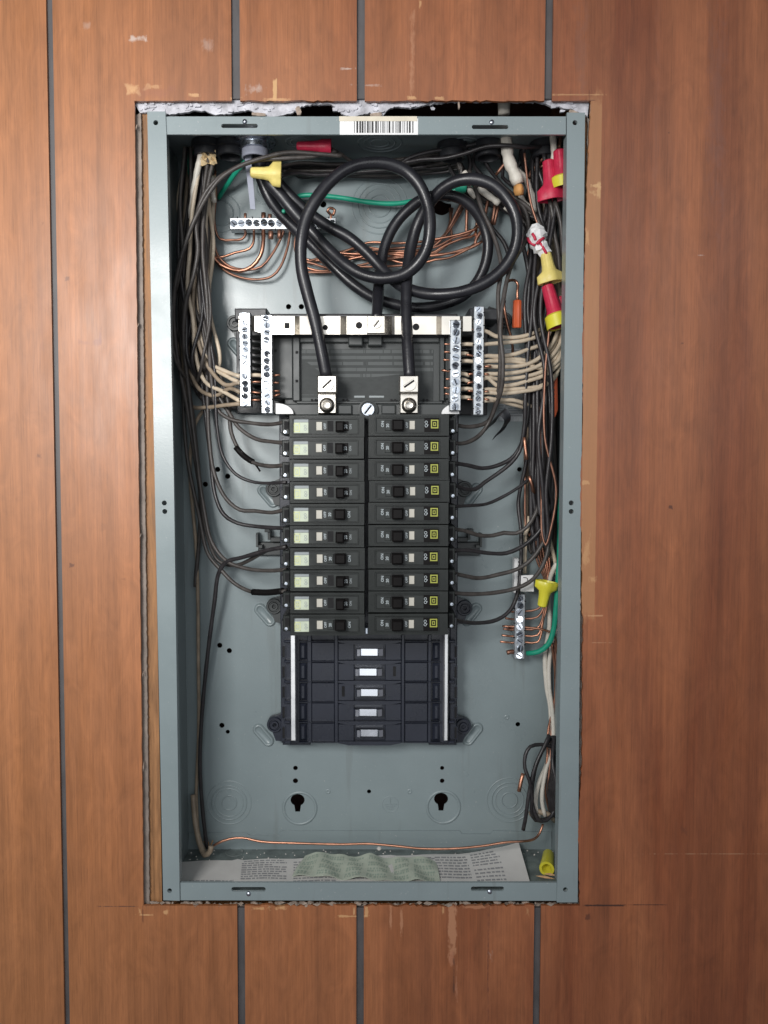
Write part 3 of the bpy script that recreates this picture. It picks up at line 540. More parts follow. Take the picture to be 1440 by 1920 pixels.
# ================================================================ BREAKER BASE
base = thing('busbar_base', P(693, 1392, 80), 'blue-black plastic breaker base with bright contact stabs and neutral strap', 'breaker base')
def bx(name, m, u0, v0, u1, v1, d0, d1, c=0.0006, par=None, lab=None):
    mb = MB(); mb.pbox(u0, v0, u1, v1, d0, d1, c); o = mb.build(name, m, par or base)
    if lab: o['label'] = lab
    return o
BT, BB = 765, 1393
bx('tray', 'base', 528, BT, 860, BB, 76.5, 94)
for s in (-1, 1):
    X = lambda u: 693 + s * (u - 693) if s > 0 else u
    def m_(u): return u if s < 0 else 2 * 693 - u
    def bb(name, m, u0, v0, u1, v1, d0, d1, c=0.0005): bx(name, m, min(m_(u0), m_(u1)), v0, max(m_(u0), m_(u1)), v1, d0, d1, c)
    bb('side_flange', 'base', 527, BT, 543, BB - 3, 72, 79)
    bb('mounting_rail', 'rail', 545.5, 1188, 553.5, 1389, 62, 79)
    bb('ridge', 'base', 577, 1190, 584, BB, 72.4, 79)
    bb('post', 'base', 627.3, 1190, 633.7, BB, 72.0, 79)
    bb('foot', 'base', 530, BB - 6, 582, BB + 4, 82, 95)
    for i in range(6):
        v = 1203 + 37.9 * i
        if i < 5:
            bb('cell_floor', 'base', 584.5, v + 1.6, 627, v + 36.3, 73.6, 79)
            bb('cell_floor', 'base', 634, v + 3, 664, v + 35, 73.2, 79)
            bb('wire_guide', 'base', 561, v + 3, 575, v + 35, 73.4, 79, 0.0024)
            mb = MB(); a = P(m_(532) - 3.6, v + 31, 71.6); b = P(m_(532) + 3.6, v + 7, 71.6)
            mb.plate(rrect(a.x, b.x, a.z, b.z, 0.0006, 2), [rrect(a.x + .0007, b.x - .0007, a.z + .0007, b.z - .0007, 0.0004, 2)], 0.0706, 0.0719); mb.build('slot_frame', 'base', base)
            bb('slot', 'void', 529.5, v + 9, 534.5, v + 29, 71.4, 71.9, 0)
        bb('rib', 'base', 560, v - 0.6, 627, v + 0.6, 71, 79, 0.0002)
        bb('hook', 'base', 533, v - 2.5, 545, v + 2.5, 66, 79, 0.0008)
for i in range(6):
    v = 1203 + 37.9 * i
    mb = MB(); q = xz([(634, v + 1), (654, v + 5), (732, v + 5), (752, v + 1), (752, v - 2), (634, v - 2)], 71); mb.plate(q, [], 0.071, 0.079); mb.build('barrier', 'base', base)
    if i < 5:
        bx('well', 'void', 664, v + 8, 721, v + 33, 77.5, 79, 0)
        vm = v + 20.5 - (0.6 if i % 2 else 0); x0, x1 = (667, 718) if i % 2 == 0 else (664, 716)
        a = P(x0, vm + 6, 66); b = P(x1, vm - 6.5, 66); mb = MB(); w = b.x - a.x
        prof = [(0, .079), (0.0, .068), (.05, .0650), (.16, .0646), (.20, .0668), (.80, .0664), (.86, .0648), (1.0, .0662), (1.0, .079)]
        vs = []; 
        for (t, y) in prof: vs += [(a.x + w * t, y, a.z), (a.x + w * t, y, b.z)]
        fs = [(2 * k, 2 * k + 2, 2 * k + 3, 2 * k + 1) for k in range(len(prof) - 1)]
        fs += [tuple(2 * k for k in range(len(prof)))[::-1], tuple(2 * k + 1 for k in range(len(prof)))]
        mb.add(vs, fs); mb.build('contact_stab', 'steel', base)
bx('notch', 'void', 641, 1287, 646, 1306, 72.4, 72.9, 0); bx('notch', 'void', 737, 1250, 742, 1268, 72.4, 72.9, 0)
bx('center_lip', 'base', 655, 1392, 735, 1397, 74, 90)
# mounting ears
for k, (u, v, s) in enumerate(((513, 917, -1), (871, 917, 1), (514, 1137, -1), (871, 1140, 1), (515, 1359, -1), (869, 1362, 1), (440, 606, -1), (945, 600, 1))):
    d = 86; e = MB(); c = P(u, v, d)
    e.lathe(c, (0, -1, 0), [(15 * mm(d), -0.009), (15 * mm(d), 0.0), (13.6 * mm(d), 0.001), (11 * mm(d), 0.001), (10 * mm(d), -0.0008), (8 * mm(d), -0.0008), (7 * mm(d), 0.0012), (4.2 * mm(d), 0.0012), (3.4 * mm(d), -0.001), (0, -0.001)], 28)
    e.build('mounting_ear', 'cover' if k in (0, 1, 2, 6, 7) else 'base', base, smooth='auto')
    e = MB(); u2 = u - s * 28
    e.plate(xz([(u, v - 15), (u2, v - 26), (u2, v + 32), (u - s * 2, v + 30), (u + s * 4, v + 14)][::(1)], d + 1), [], (d + 1) / 1000, (d + 9) / 1000); e.build('ear_arm', 'cover' if k in (0, 1, 2, 6, 7) else 'base', base)
for s in (-1, 1):      # moulded hooks beside the base at mid height
    f = (lambda u: u) if s < 0 else (lambda u: 1382 - u + 2)
    for (u0, v0, u1, v1) in ((480, 1000, 484, 1026), (484, 1022, 492, 1028), (496, 992, 506, 998), (502, 998, 507, 1012), (507, 1008, 529, 1016)):
        bx('moulded_hook', 'cover', min(f(u0), f(u1)), v0, max(f(u0), f(u1)), v1, 84, 96, 0.0004)
    bx('moulded_tray', 'cover', min(f(484), f(528)), 1016, max(f(484), f(528)), 1042, 92, 96, 0.001)
# upper cover with embossed print
bx('upper_cover', 'cover', 533, 628, 853, 778, 56, 79, 0.001)
mb = MB(); a = P(566, 752, 55); b = P(812, 655, 55)
mb.add([(a.x, .0549, a.z), (b.x, .0549, a.z), (b.x, .0549, b.z), (a.x, .0549, b.z)], [(0, 1, 2, 3)]); mb.build('embossed_text', 'cover_print', base, uvs=[(0, 0), (b.x - a.x, 0), (b.x - a.x, b.z - a.z), (0, b.z - a.z)])
bx('cover_frame', 'cover', 549, 628, 562, 752, 50, 56, 0.0008); bx('cover_frame', 'cover', 824, 628, 834, 752, 50, 56, 0.0008)
bx('cover_frame', 'cover', 562, 630, 824, 642, 51, 56, 0.0008); bx('cover_frame', 'cover', 556, 752, 830, 757, 51, 56, 0.0006)
for u in (653, 690): bx('clip', 'cover', u, 628, u + 27, 648, 46, 56, 0.001)
for (u0, u1) in ((511, 549), (834, 846)): bx('side_wing', 'cover', u0, 630, u1, 748, 52, 79, 0.001)
for (v, u) in ((655, 514), (658, 554), (712, 554)): bx('peg_hole', 'void', u, v, u + 5, v + 5, 49.6 if u > 540 else 51.6, 52, 0)
for v in range(0, 10): bx('comb_rib', 'cover', 468, 628 + v * 13, 492, 631 + v * 13, 62, 84, 0.0003); bx('comb_rib', 'cover', 862, 628 + v * 13, 890, 631 + v * 13, 62, 84, 0.0003)
bx('comb_back', 'black', 444, 620, 532, 775, 84, 92); bx('comb_back', 'black', 850, 615, 915, 778, 84, 92)
bx('lower_block', 'cover', 533, 757, 853, 779, 42, 79, 0.001)
for s in (0, 1):
    o = 0 if s == 0 else 154
    for (u0, v0, u1, v1) in ((633 + o if s == 0 else 715, 759, 660 + o if s == 0 else 742, 777),): bx('block_frame', 'cover', u0, v0, u1, v1, 39, 42, 0.001)
for u in (583, 590, 595, 642, 649, 732, 739, 792, 799): bx('vent_slot', 'void', u, 748, u + 4, 753, 50.6, 51, 0)
for (u, u1) in ((664, 684), (692, 720)): bx('silver_mark', 'grey_print', u, 742, u1, 745.5, 54.5, 54.9, 0)
# neutral strap with bends
prof = [(448, 44), (470, 44), (478, 37), (505, 36), (509, 30), (552, 30), (562, 36), (590, 37), (638, 37), (650, 29), (722, 29), (735, 37), (740, 38), (818, 38), (828, 30), (862, 30), (868, 36), (884, 36), (892, 44), (908, 44)]
mb = MB(); vs = []
for (u, d) in prof:
    a = P(u, 627 - (6 if (u < 505 or u > 862) else 0), d); b = P(u, 593, d); vs += [(a.x, d / 1000, a.z), (a.x, d / 1000, b.z), (a.x, d / 1000 + .0016, a.z), (a.x, d / 1000 + .0016, b.z)]
fs = []
for k in range(len(prof) - 1):
    o = 4 * k; fs += [(o, o + 4, o + 5, o + 1), (o + 2, o + 3, o + 7, o + 6), (o + 1, o + 5, o + 7, o + 3), (o, o + 2, o + 6, o + 4)]
mb.add(vs, fs); mb.build('neutral_strap', 'tin', base)
bx('strap_seat', 'black', 500, 588, 858, 632, 46, 70, 0.001)
bx('strap_seat', 'black', 440, 578, 500, 600, 50, 84, 0.001); bx('strap_seat', 'black', 880, 578, 935, 600, 50, 84, 0.001)
bx('strap_hole', 'void', 533, 605, 543, 616, 29.6, 29.95, 0)
for (u, v, d, r) in ((610, 614, 37, 5), (673, 610, 29, 6.2), (780, 613, 38, 6.2)):
    mb = MB(); c = P(u, v, d); mb.cyl(c + Vector((0, -.0001, 0)), (0, -1, 0), r * mm(d), r * mm(d), 0.00025, 18); mb.build('strap_hole', 'void', base)
def screw(c, r, m, par, ang=0.6, h=0.0016, name='screw', tilt=None):
    """slotted head: two half discs with a gap on a low disc"""
    mb = MB(); mb.cyl(c, (0, -1, 0), r, r, h * 0.45, 20)
    for s in (0, 1):
        pts = []
        n = 9
        for i in range(n + 1):
            a = math.pi * (0.09 + 0.82 * i / n) + math.pi * s + ang; pts.append((c.x + r * 0.97 * math.cos(a), c.z + r * 0.97 * math.sin(a)))
        mb.plate(pts, [], c.y - h, c.y - h * 0.44)
    k = MB(); ca, sa = math.cos(ang), math.sin(ang); w = r * .86; hh = r * .13; ys = c.y - h * .62  # black quad laid in the gap as the slot's painted shade
    k.add([(c.x + x * ca - z * sa, ys, c.z + x * sa + z * ca) for x, z in ((-w, -hh), (w, -hh), (w, hh), (-w, hh))], [(0, 1, 2, 3)])
    if tilt:
        T_ = Matrix.Rotation(tilt[0], 3, 'X') @ Matrix.Rotation(tilt[1], 3, 'Z'); k.v = [c + T_ @ (q - c) for q in k.v]
    if tilt:
        T_ = Matrix.Rotation(tilt[0], 3, 'X') @ Matrix.Rotation(tilt[1], 3, 'Z'); mb.v = [c + T_ @ (q - c) for q in mb.v]
    so = mb.build(name, m, par, smooth=False); k.build('slot_shade', 'void', so); return so
c = P(706, 607, 28.9); screw(c, 0.0046, 'tin', base, 1.0, 0.003)
mb = MB(); mb.pbox(688, 592, 722, 625, 25, 28.9, .0005); mb.build('lug_block', 'tin', base)
screw(P(706, 607, 24.9), 0.0040, 'tin', base, 0.9, 0.0016)
for (u) in (613, 767):      # main lugs
    bx('main_lug', 'tin', u - 18, 704, u + 18, 736, 22, 46, 0.0008); screw(P(u, 720, 21.9), 0.0061, 'tin', base, 0.75 if u < 700 else 0.6, 0.0018)
    bx('lug_plate', 'tin', u - 17, 738, u + 17, 775, 32, 46, 0.0006)
    mb = MB(); c = P(u, 760, 32); mb.lathe(c, (0, -1, 0), [(0.0068, -.001), (0.0068, 0.001), (0.0052, 0.0022), (0.0046, 0.0046), (0.0036, 0.005), (0.0030, 0.004), (0.0014, 0.0036), (0, 0.0036)], 24); mb.build('lug_bolt', 'tin', base, smooth='auto')
mb = MB(); c = P(690, 768, 38); mb.lathe(c, (0, -1, 0), [(0.0088, -.004), (0.0088, 0.0), (0.0072, 0.0005), (0.0068, -0.001), (0.0062, -.001)], 28); mb.build('screw_boss', 'cover', base, smooth='auto')
screw(P(690, 768, 38), 0.0056, 'zinc', base, 0.9, 0.0022)
for s in (-1, 1):     # white quarter-round keepers
    u = 517 if s < 0 else 861; q = [(u, 776)] + [(u - s * (-2) * 0 + (-s) * (33 * math.sin(R(a))), 776 - 20 * math.cos(R(a))) for a in range(0, 91, 10)]
    mb = MB(); mb.plate(xz([(x, y) for x, y in q], 36), [], .036, .040); mb.build('keeper', 'sticker', base)
bx('center_stub', 'zinc', 684, 1176, 691, 1190, 60, 79, .001)
# ================================================================ TERMINAL BARS
BARGRP = 'screwed aluminium terminal bars'
def terminal_bar(u0, v0, u1, v1, d0, d1, n, vert, label, first=0.0, last=1.0, seed=0):
    t = thing('terminal_bar', P((u0 + u1) / 2, v1, (d0 + d1) / 2), label, 'terminal bar', BARGRP)
    rnd = random.Random(seed); a = P(u0, v1, d0); b = P(u1, v0, d0); mb = MB()
    mb.box(a.x, b.x, d0 / 1000, d1 / 1000, a.z, b.z, 0.0005); mb.build('bar', 'alu', t)
    L_ = (b.z - a.z) if vert else (b.x - a.x); W_ = (b.x - a.x) if vert else (b.z - a.z)
    for i in range(n):
        f = (i + 0.5) / n; jit = rnd.uniform(-.0004, .0004)
        c = Vector(((a.x + b.x) / 2 + jit, d0 / 1000 + 0.0001, a.z + L_ * f)) if vert else Vector((a.x + L_ * f, d0 / 1000 + 0.0001, (a.z + b.z) / 2 + jit))
        rr = min(W_ * 0.40, L_ / n * .44); k = MB(); k.cyl(c + Vector((0, .0004, 0)), (0, -1, 0), rr * 1.22, rr * 1.22, .00046, 20); k.build('hole_shade', 'handle', t)  # black disc paints a ring of recess shade round the screw
        screw(c, rr, 'zinc', t, rnd.uniform(0, 3.1), rnd.uniform(0.0014, 0.0026), tilt=(rnd.uniform(-.42, .42), rnd.uniform(-.42, .42)))
        if i: # notch between the screws
            mb = MB(); g = f - 0.5 / n
            if vert: x0 = a.x if i % 2 else b.x; z = a.z + L_ * g; mb.box(x0 - .0009, x0 + .0009, d0 / 1000 - .0001, d0 / 1000 + .001, z - .0005, z + .0005)
            else: z0 = b.z if i % 2 else a.z; x = a.x + L_ * g; mb.box(x - .0005, x + .0005, d0 / 1000 - .0001, d0 / 1000 + .001, z0 - .0009, z0 + .0009)
            mb.build('notch', 'void', t)
    return t
terminal_bar(450, 586, 469, 762, 34, 46, 14, True, 'outer left neutral bar with screws, cream wires entering from the left', seed=1)
terminal_bar(490, 590, 510, 775, 30, 42, 14, True, 'inner left neutral bar with copper tips poking out to its right', seed=2)
terminal_bar(843, 600, 865, 770, 28, 42, 11, True, 'inner right neutral bar beside the grey cover, copper tips on its left', seed=3)
terminal_bar(887, 574, 908, 778, 34, 46, 17, True, 'outer right neutral bar with many cream wires entering from the right', seed=4)
terminal_bar(431, 408, 630, 430, 80, 92, 14, False, 'horizontal earth bar at the top left of the box behind the thick cables', seed=5)
terminal_bar(964, 1114, 985, 1236, 76, 90, 9, True, 'short vertical earth bar low on the right with the green wire at its foot', seed=6)
def tip_label(u): pass
# cap clips on top of neutral bars
for (u, v) in ((460, 582), (498, 586), (897, 570)):
    pass

# ================================================================ BREAKERS
_txt = {}
def text_mesh(body, size, par, pos, rot, m, ext=0.00008, name='lettering', bold=False):
    key = (body, size)
    if key not in _txt:
        c = bpy.data.curves.new('lettering', 'FONT'); c.body = body; c.size = size; c.align_x = 'CENTER'; c.align_y = 'CENTER'; c.extrude = ext; c.resolution_u = 2; c.offset = size * 0.015
        o = bpy.data.objects.new('tmp', c); COL.objects.link(o); dg = bpy.context.evaluated_depsgraph_get(); dg.update()
        me = bpy.data.meshes.new_from_object(o.evaluated_get(dg)); _txt[key] = ([v.co.copy() for v in me.vertices], [tuple(p.vertices) for p in me.polygons])
        bpy.data.objects.remove(o); bpy.data.meshes.remove(me)
    vs, fs = _txt[key]; mb = MB(); ca, sa = math.cos(rot), math.sin(rot)
    mb.add([(pos.x + v.x * ca - v.y * sa, pos.y - v.z, pos.z + v.x * sa + v.y * ca) for v in vs], fs)
    return mb.build(name, m, par)
PITCHV = 41.45
FD = 10.0            # depth of the breaker faces
def breaker(kind, row, label):
    """kind: 'off_left' / 'on_left' / 'right'"""
    v = (799 if kind != 'right' else 797) + PITCHV * row
    left = kind != 'right'
    t = thing('circuit_breaker', P(608 if left else 767, v, 40), label, 'circuit breaker', 'circuit breakers in two columns')
    U0, U1 = (543, 683) if left else (691, 842)
    H = PITCHV / 2 - 0.7
    a = P(U0, v + H, FD); b = P(U1, v - H, FD); B0, B1 = (548, 673) if left else (703, 826)
    p = P(B0, v + 15.5, FD); q = P(B1, v - 15.5, FD)
    mb = MB(); mb.plate([(a.x, a.z), (b.x, a.z), (b.x, b.z), (a.x, b.z)], [rrect(p.x, q.x, p.z, q.z, 0.0011, 3)], FD / 1000, FD / 1000 + .0014)
    mb.box(a.x, b.x, FD / 1000 + .0014, .062, a.z, b.z); mb.build('body', 'breaker', t)
    mb = MB()      # bezel ridge
    mb.plate(rrect(p.x + .0002, q.x - .0002, p.z + .0002, q.z - .0002, 0.001, 3), [rrect(p.x + .0010, q.x - .0010, p.z + .0010, q.z - .0010, 0.0006, 3)], FD / 1000 - .0006, FD / 1000 + .0013); mb.build('bezel', 'breaker', t)
    fl = FD + 1.0
    mb = MB(); mb.box(p.x + .0011, q.x - .0011, fl / 1000, fl / 1000 + .0003, p.z + .0011, q.z - .0011); mb.build('face_plate', 'breaker_face', t)
    def pb(name, m, u0, w0, u1, w1, d0, d1, c=0.0003): 
        k = MB(); k.pbox(u0, v + w0, u1, v + w1, d0, d1, c); return k.build(name, m, t)
    def pt(u, w, d): return P(u, v + w, d)
    # wire terminal step at the outer end
    o0, o1 = (529, 542.5) if left else (842.5, 855)
    pb('terminal_block', 'breaker', o0, -14, o1, 16, 24, 62, .0006)
    k = MB(); k.pbox((533 if left else 844), v - 9, (541 if left else 851), v + 6, 23.7, 23.95); k.build('terminal_opening', 'void', t)
    k = MB(); k.lathe(P(535 if left else 849, v + 11, 24), (0, -1, 0), [(.0016, -.001), (.0014, .0006), (0, .0007)], 12); k.build('terminal_screw', 'zinc', t)
    k = MB(); k.pbox((526 if left else 852), v - 4, (533 if left else 859), v + 13, 27, 50, .0005); k.build('wire_clamp', 'black', t)
    mid = fl
    if left:
        k = MB(); k.pbox(549.5, v - 7, 578, v + 13, mid - .25, mid - .05); k.build('label_patch', 'pale_label', t)
        k = MB(); k.pbox(549.5, v - 13, 578, v - 7.5, mid - .20, mid - .05); k.build('label_patch', 'grey_print', t)
        for (x0, y0, x1, y1) in ((551, -5, 562, -3.6), (551, 9.6, 562, 11), (551, -5, 552.2, 11), (560.8, -5, 562, 11), (554.5, 0, 558.5, 1.2), (554.5, 5.2, 558.5, 6.4), (554.5, 0, 555.6, 6.4), (557.4, 0, 558.5, 6.4)):
            k = MB(); k.pbox(x0, v + y0, x1, v + y1, mid - .38, mid - .26); k.build('emblem', 'pale_yellow', t)
        text_mesh('QO', .0032, t, pt(572.5, 3, mid - .3), R(90), 'grey_print')
        pb('trip_window', 'window', 593, -8, 604, 8, mid - .9, mid)
        if kind == 'off_left':
            text_mesh('OFF', .0030, t, pt(609.5, 0, mid - .1), R(90), 'white_print')
            pb('toggle_slot', 'void', 614, -10, 625, 10, mid - .15, mid + .1, 0)
            pb('toggle_base', 'handle', 630, -9, 653, 9, mid - 1.2, mid)
            pb('toggle', 'handle', 629, -9.5, 645, 10, 3.0, mid, .0012)
            text_mesh('20', .0036, t, pt(645 if False else 648.5, 1, mid - 1.3), R(90), 'white_print')
            pb('worn_patch', 'grey_print', 656, -9, 670, 10, mid - .12, mid) if False else None
            text_mesh('ON', .0028, t, pt(657.5, 1, mid - .1), R(90), 'grey_print')
        else:
            text_mesh('OFF', .0030, t, pt(609.5, 0, mid - .1), R(90), 'white_print')
            pb('rating_tab', 'breaker_face', 613, -9, 624, 9, mid - 1.0, mid)
            text_mesh('20', .0034, t, pt(618.5, 0, mid - 1.1), R(90), 'white_print')
            pb('toggle_slot', 'void', 625, -10, 647, 10, mid - .15, mid + .1, 0)
            pb('toggle', 'handle', 627, -9.5, 647, 9.5, 3.0, mid, .0012)
            text_mesh('ON', .0036, t, pt(654.5, 0, mid - .1), R(90), 'white_print')
    else:
        text_mesh('ON', .0034, t, pt(717.5, -2, mid - .1), R(90), 'white_print')
        pb('rating_tab', 'breaker_face', 722, -9, 733, 10, mid - 1.0, mid)
        text_mesh('20', .0034, t, pt(727, 1, mid - 1.1), R(90), 'white_print')
        pb('toggle_slot', 'void', 734, -11, 758, 10, mid - .15, mid + .1, 0)
        pb('toggle', 'handle', 736, -10.5, 757, 10, 3.0, mid, .0012)
        text_mesh('OFF', .0030, t, pt(763, 0, mid - .1), R(90), 'white_print')
        pb('trip_window', 'window', 768, -8, 778, 8, mid - .9, mid)
        pb('label_field', 'handle', 795.5, -13, 824.5, 13, mid - .12, mid + .1, 0)
        text_mesh('QO', .0036, t, pt(799.5, -2, mid - .25), R(90), 'white_print')
        for (x0, y0, x1, y1) in ((808, -10, 822, -7.8), (808, 4, 822, 6.2), (808, -7.8, 810.2, 4), (819.8, -7.8, 822, 4), (812.3, -5.4, 817.7, -3.9), (812.3, 0.2, 817.7, 1.7), (812.3, -3.9, 813.7, 0.2), (816.3, -3.9, 817.7, 0.2)):
            k = MB(); k.pbox(x0, v + y0, x1, v + y1, mid - .30, mid - .16); k.build('emblem', 'logo_yellow', t)
    return t
vr = random.Random(44)
def copy_breaker(src, row_from, row_to, label):
    """whole rows apart: the parts share meshes"""
    dz = (P(693, 799 + PITCHV * row_to, FD).z - P(693, 799 + PITCHV * row_from, FD).z)
    n = src.copy(); COL.objects.link(n); n.location = src.location + Vector((vr.uniform(-.0003, .0003), vr.uniform(-.0003, .0006), dz + vr.uniform(-.00012, .00012))); n.rotation_euler = (vr.uniform(-.008, .008), vr.uniform(-.004, .004), vr.uniform(-.010, .010)); n['label'] = label
    for ch in list(src.children):
        c = ch.copy(); COL.objects.link(c); c.parent = n
    return n
ordw = ['top', 'second from the top', 'third from the top', 'fourth from the top', 'fifth from the top', 'fifth from the bottom', 'fourth from the bottom', 'third from the bottom', 'second from the bottom', 'bottom']
off_rows = (0, 1, 2, 3, 5, 7, 8); protoA = protoB = None
for r in range(10):
    lab = ('black breaker, %s of the left column, %s' % (ordw[r], 'toggle covering its ON' if r in off_rows else 'its ON lettering showing'))
    if r in off_rows:
        if protoA is None: protoA = breaker('off_left', r, lab); rA = r
        else: copy_breaker(protoA, rA, r, lab)
    else:
        if protoB is None: protoB = breaker('on_left', r, lab); rB = r
        else: copy_breaker(protoB, rB, r, lab)
protoC = breaker('right', 0, 'black breaker, top of the right column, yellow square emblem')
for r in range(1, 10): copy_breaker(protoC, 0, r, 'black breaker, %s of the right column, yellow square emblem' % ordw[r])

# ================================================================ WIRES
def spline(pts, step=0.0045):
    q = [P(*p) if not isinstance(p, Vector) else p for p in pts]; out = []
    q = [q[0] * 2 - q[1]] + q + [q[-1] * 2 - q[-2]]
    for i in range(1, len(q) - 2):
        p0, p1, p2, p3 = q[i - 1:i + 3]; L_ = (p2 - p1).length
        def tj(ti, a, b): return ti + max((b - a).length, 1e-5) ** 0.5
        t0 = 0; t1 = tj(t0, p0, p1); t2 = tj(t1, p1, p2); t3 = tj(t2, p2, p3)
        n = max(2, int(L_ / step))
        for k in range(n):
            t = t1 + (t2 - t1) * k / n
            A1 = p0 * ((t1 - t) / (t1 - t0)) + p1 * ((t - t0) / (t1 - t0)); A2 = p1 * ((t2 - t) / (t2 - t1)) + p2 * ((t - t1) / (t2 - t1)); A3 = p2 * ((t3 - t) / (t3 - t2)) + p3 * ((t - t2) / (t3 - t2))
            B1 = A1 * ((t2 - t) / (t2 - t0)) + A2 * ((t - t0) / (t2 - t0)); B2 = A2 * ((t3 - t) / (t3 - t1)) + A3 * ((t - t1) / (t3 - t1))
            out.append(B1 * ((t2 - t) / (t2 - t1)) + B2 * ((t - t1) / (t2 - t1)))
    out.append(q[-2]); return out
WN = {'black_wire': ('black_wire', 'wire'), 'dusty_wire': ('black_wire', 'wire'), 'cream': ('white_wire', 'wire'), 'dirty_cream': ('white_wire', 'wire'), 'green': ('green_wire', 'wire'),
      'copper': ('bare_copper_wire', 'wire'), 'dull_copper': ('bare_copper_wire', 'wire'), 'cable': ('service_cable', 'cable'), 'white_jacket': ('white_cable', 'cable')}
def clampd(p, r):
    """keep a wire in front of the back panel"""
    return [Vector((q.x, min(q.y, BK / 1000 - r * 1.05), q.z)) for q in p]
def wire(m, r, pts, label, group=None, n=10, step=0.0045, bare_end=None, name=None):
    r = r / 1000; sp = clampd(spline(pts, step), r)
    ph = sp[0].x * 900; wob = (lambda t: 1 + .022 * math.sin(t * 41 + ph) + .018 * math.sin(t * 97 + ph * 2)) if m == 'cable' else (lambda t: 1 + .04 * math.sin(t * 63 + ph))
    mb = MB(); mb.tube(sp, r, n, True, wob)
    nm, cat = WN[m]
    o = mb.build(name or nm, m, None, origin=sp[0], smooth=True); tag(o, label, cat, group)
    if bare_end:      # stripped copper end
        e = [P(*q) for q in bare_end]; k = MB(); k.tube([e[0] + (e[1] - e[0]) * t / 4 for t in range(5)], r * 0.6, 8); c = k.build('bare_end', 'copper', o, smooth=True)
    return o
# --- thick service cables
GC = 'thick black service cables'
wire('cable', 5.3, [(612, 706, 30), (603, 660, 28), (590, 600, 26), (575, 545, 24), (565, 500, 22), (565, 450, 20), (574, 410, 20), (594, 372, 20), (622, 338, 22), (655, 315, 24), (692, 306, 26), (728, 308, 28), (762, 322, 30), (788, 350, 30), (803, 390, 30), (806, 430, 30), (800, 465, 32), (785, 492, 34), (762, 512, 38), (738, 520, 42), (712, 522, 46), (680, 515, 50), (650, 498, 54), (620, 472, 58), (590, 440, 60), (555, 402, 58), (525, 365, 56), (500, 335, 56), (486, 300, 57), (480, 262, 58)],
     'thick black cable looping over the top from the left main lug to the conduit', GC, n=18, step=0.004)
wire('cable', 5.2, [(768, 708, 30), (765, 660, 34), (762, 600, 40), (762, 540, 46), (765, 500, 54), (772, 455, 58), (785, 415, 56), (806, 380, 48), (832, 352, 40), (862, 338, 34), (895, 337, 30), (925, 348, 28), (950, 372, 28), (966, 402, 28), (970, 440, 28), (962, 475, 30), (942, 505, 32), (910, 530, 34), (870, 546, 36), (825, 552, 40), (790, 549, 46), (755, 537, 54), (722, 510, 64), (690, 476, 68), (655, 446, 70), (615, 424, 70), (580, 400, 68), (545, 368, 64), (515, 335, 62), (492, 300, 62), (484, 262, 62)],
     'thick black cable making the big loop on the right from the right main lug', GC, n=18, step=0.004)
wire('cable', 5.0, [(706, 600, 40), (708, 570, 50), (710, 540, 62), (714, 500, 70), (722, 460, 72), (738, 425, 72), (760, 398, 70), (790, 375, 68), (825, 366, 64), (858, 370, 64), (885, 388, 66), (905, 418, 70), (915, 455, 72), (910, 495, 74), (893, 530, 76), (868, 555, 78), (835, 570, 80), (790, 577, 80), (745, 572, 80), (700, 558, 80), (660, 532, 80), (625, 500, 80), (590, 465, 78), (555, 430, 76), (520, 395, 72), (498, 358, 68), (484, 315, 66), (474, 262, 64)],
     'thick black cable from the centre lug curving behind the other two loops', GC, n=18, step=0.004)
# --- left side: black wires falling from the top left corner to the breakers
GL = 'black wires from the left bundle to the left breakers'
term = lambda i: 799 + PITCHV * i
LW = [
 (0, [(402, 290, 50), (386, 370, 50), (380, 460, 48), (388, 560, 50), (392, 650, 54), (398, 725, 58), (408, 768, 60), (432, 786, 58), (470, 793, 54), (505, 796, 46), (537, 791, 34)], 'dusty black wire curling into the top left breaker'),
 (1, [(396, 300, 60), (374, 400, 62), (372, 520, 60), (384, 640, 62), (404, 730, 62), (432, 778, 60), (448, 802, 58), (480, 823, 54), (508, 828, 46), (537, 831, 34)], 'dusty black wire bending down to the second left breaker'),
 (2, [(390, 300, 70), (366, 420, 72), (362, 560, 70), (398, 660, 66), (428, 755, 64), (434, 812, 62), (450, 846, 60), (472, 866, 54), (504, 874, 46), (537, 872, 34)], 'black wire with a taped splice reaching the third left breaker'),
 (3, [(384, 292, 60), (372, 430, 56), (384, 580, 54), (402, 690, 56), (407, 800, 58), (418, 855, 58), (442, 889, 56), (472, 903, 54), (504, 906, 46), (537, 904, 34)], 'thin black wire sweeping down to the fourth left breaker'),
 (4, [(400, 296, 74), (392, 420, 74), (386, 560, 70), (388, 700, 66), (393, 830, 62), (403, 892, 60), (424, 935, 58), (450, 956, 56), (478, 958, 52), (510, 961, 44), (537, 955, 34)], 'wavy black wire ending at the fifth left breaker from the top'),
 (5, [(380, 296, 78), (366, 440, 80), (358, 560, 78), (376, 700, 74), (394, 850, 68), (404, 930, 64), (420, 965, 60), (446, 981, 56), (480, 987, 52), (537, 991, 34)], 'black wire running level into the fifth left breaker from the bottom'),
 (7, [(372, 300, 66), (352, 440, 66), (342, 560, 66), (350, 690, 68), (362, 800, 70), (382, 950, 72), (398, 1018, 70), (425, 1052, 66), (462, 1066, 60), (502, 1070, 50), (537, 1068, 34)], 'black wire with worn white print to the third left breaker from the bottom'),
 (8, [(368, 296, 80), (348, 420, 82), (338, 560, 82), (342, 700, 82), (350, 850, 80), (374, 970, 78), (390, 1038, 74), (414, 1068, 70), (440, 1094, 66), (470, 1109, 60), (505, 1112, 48), (537, 1108, 34)], 'black wire crossing under the long dark wire to the second left breaker from the bottom'),
]
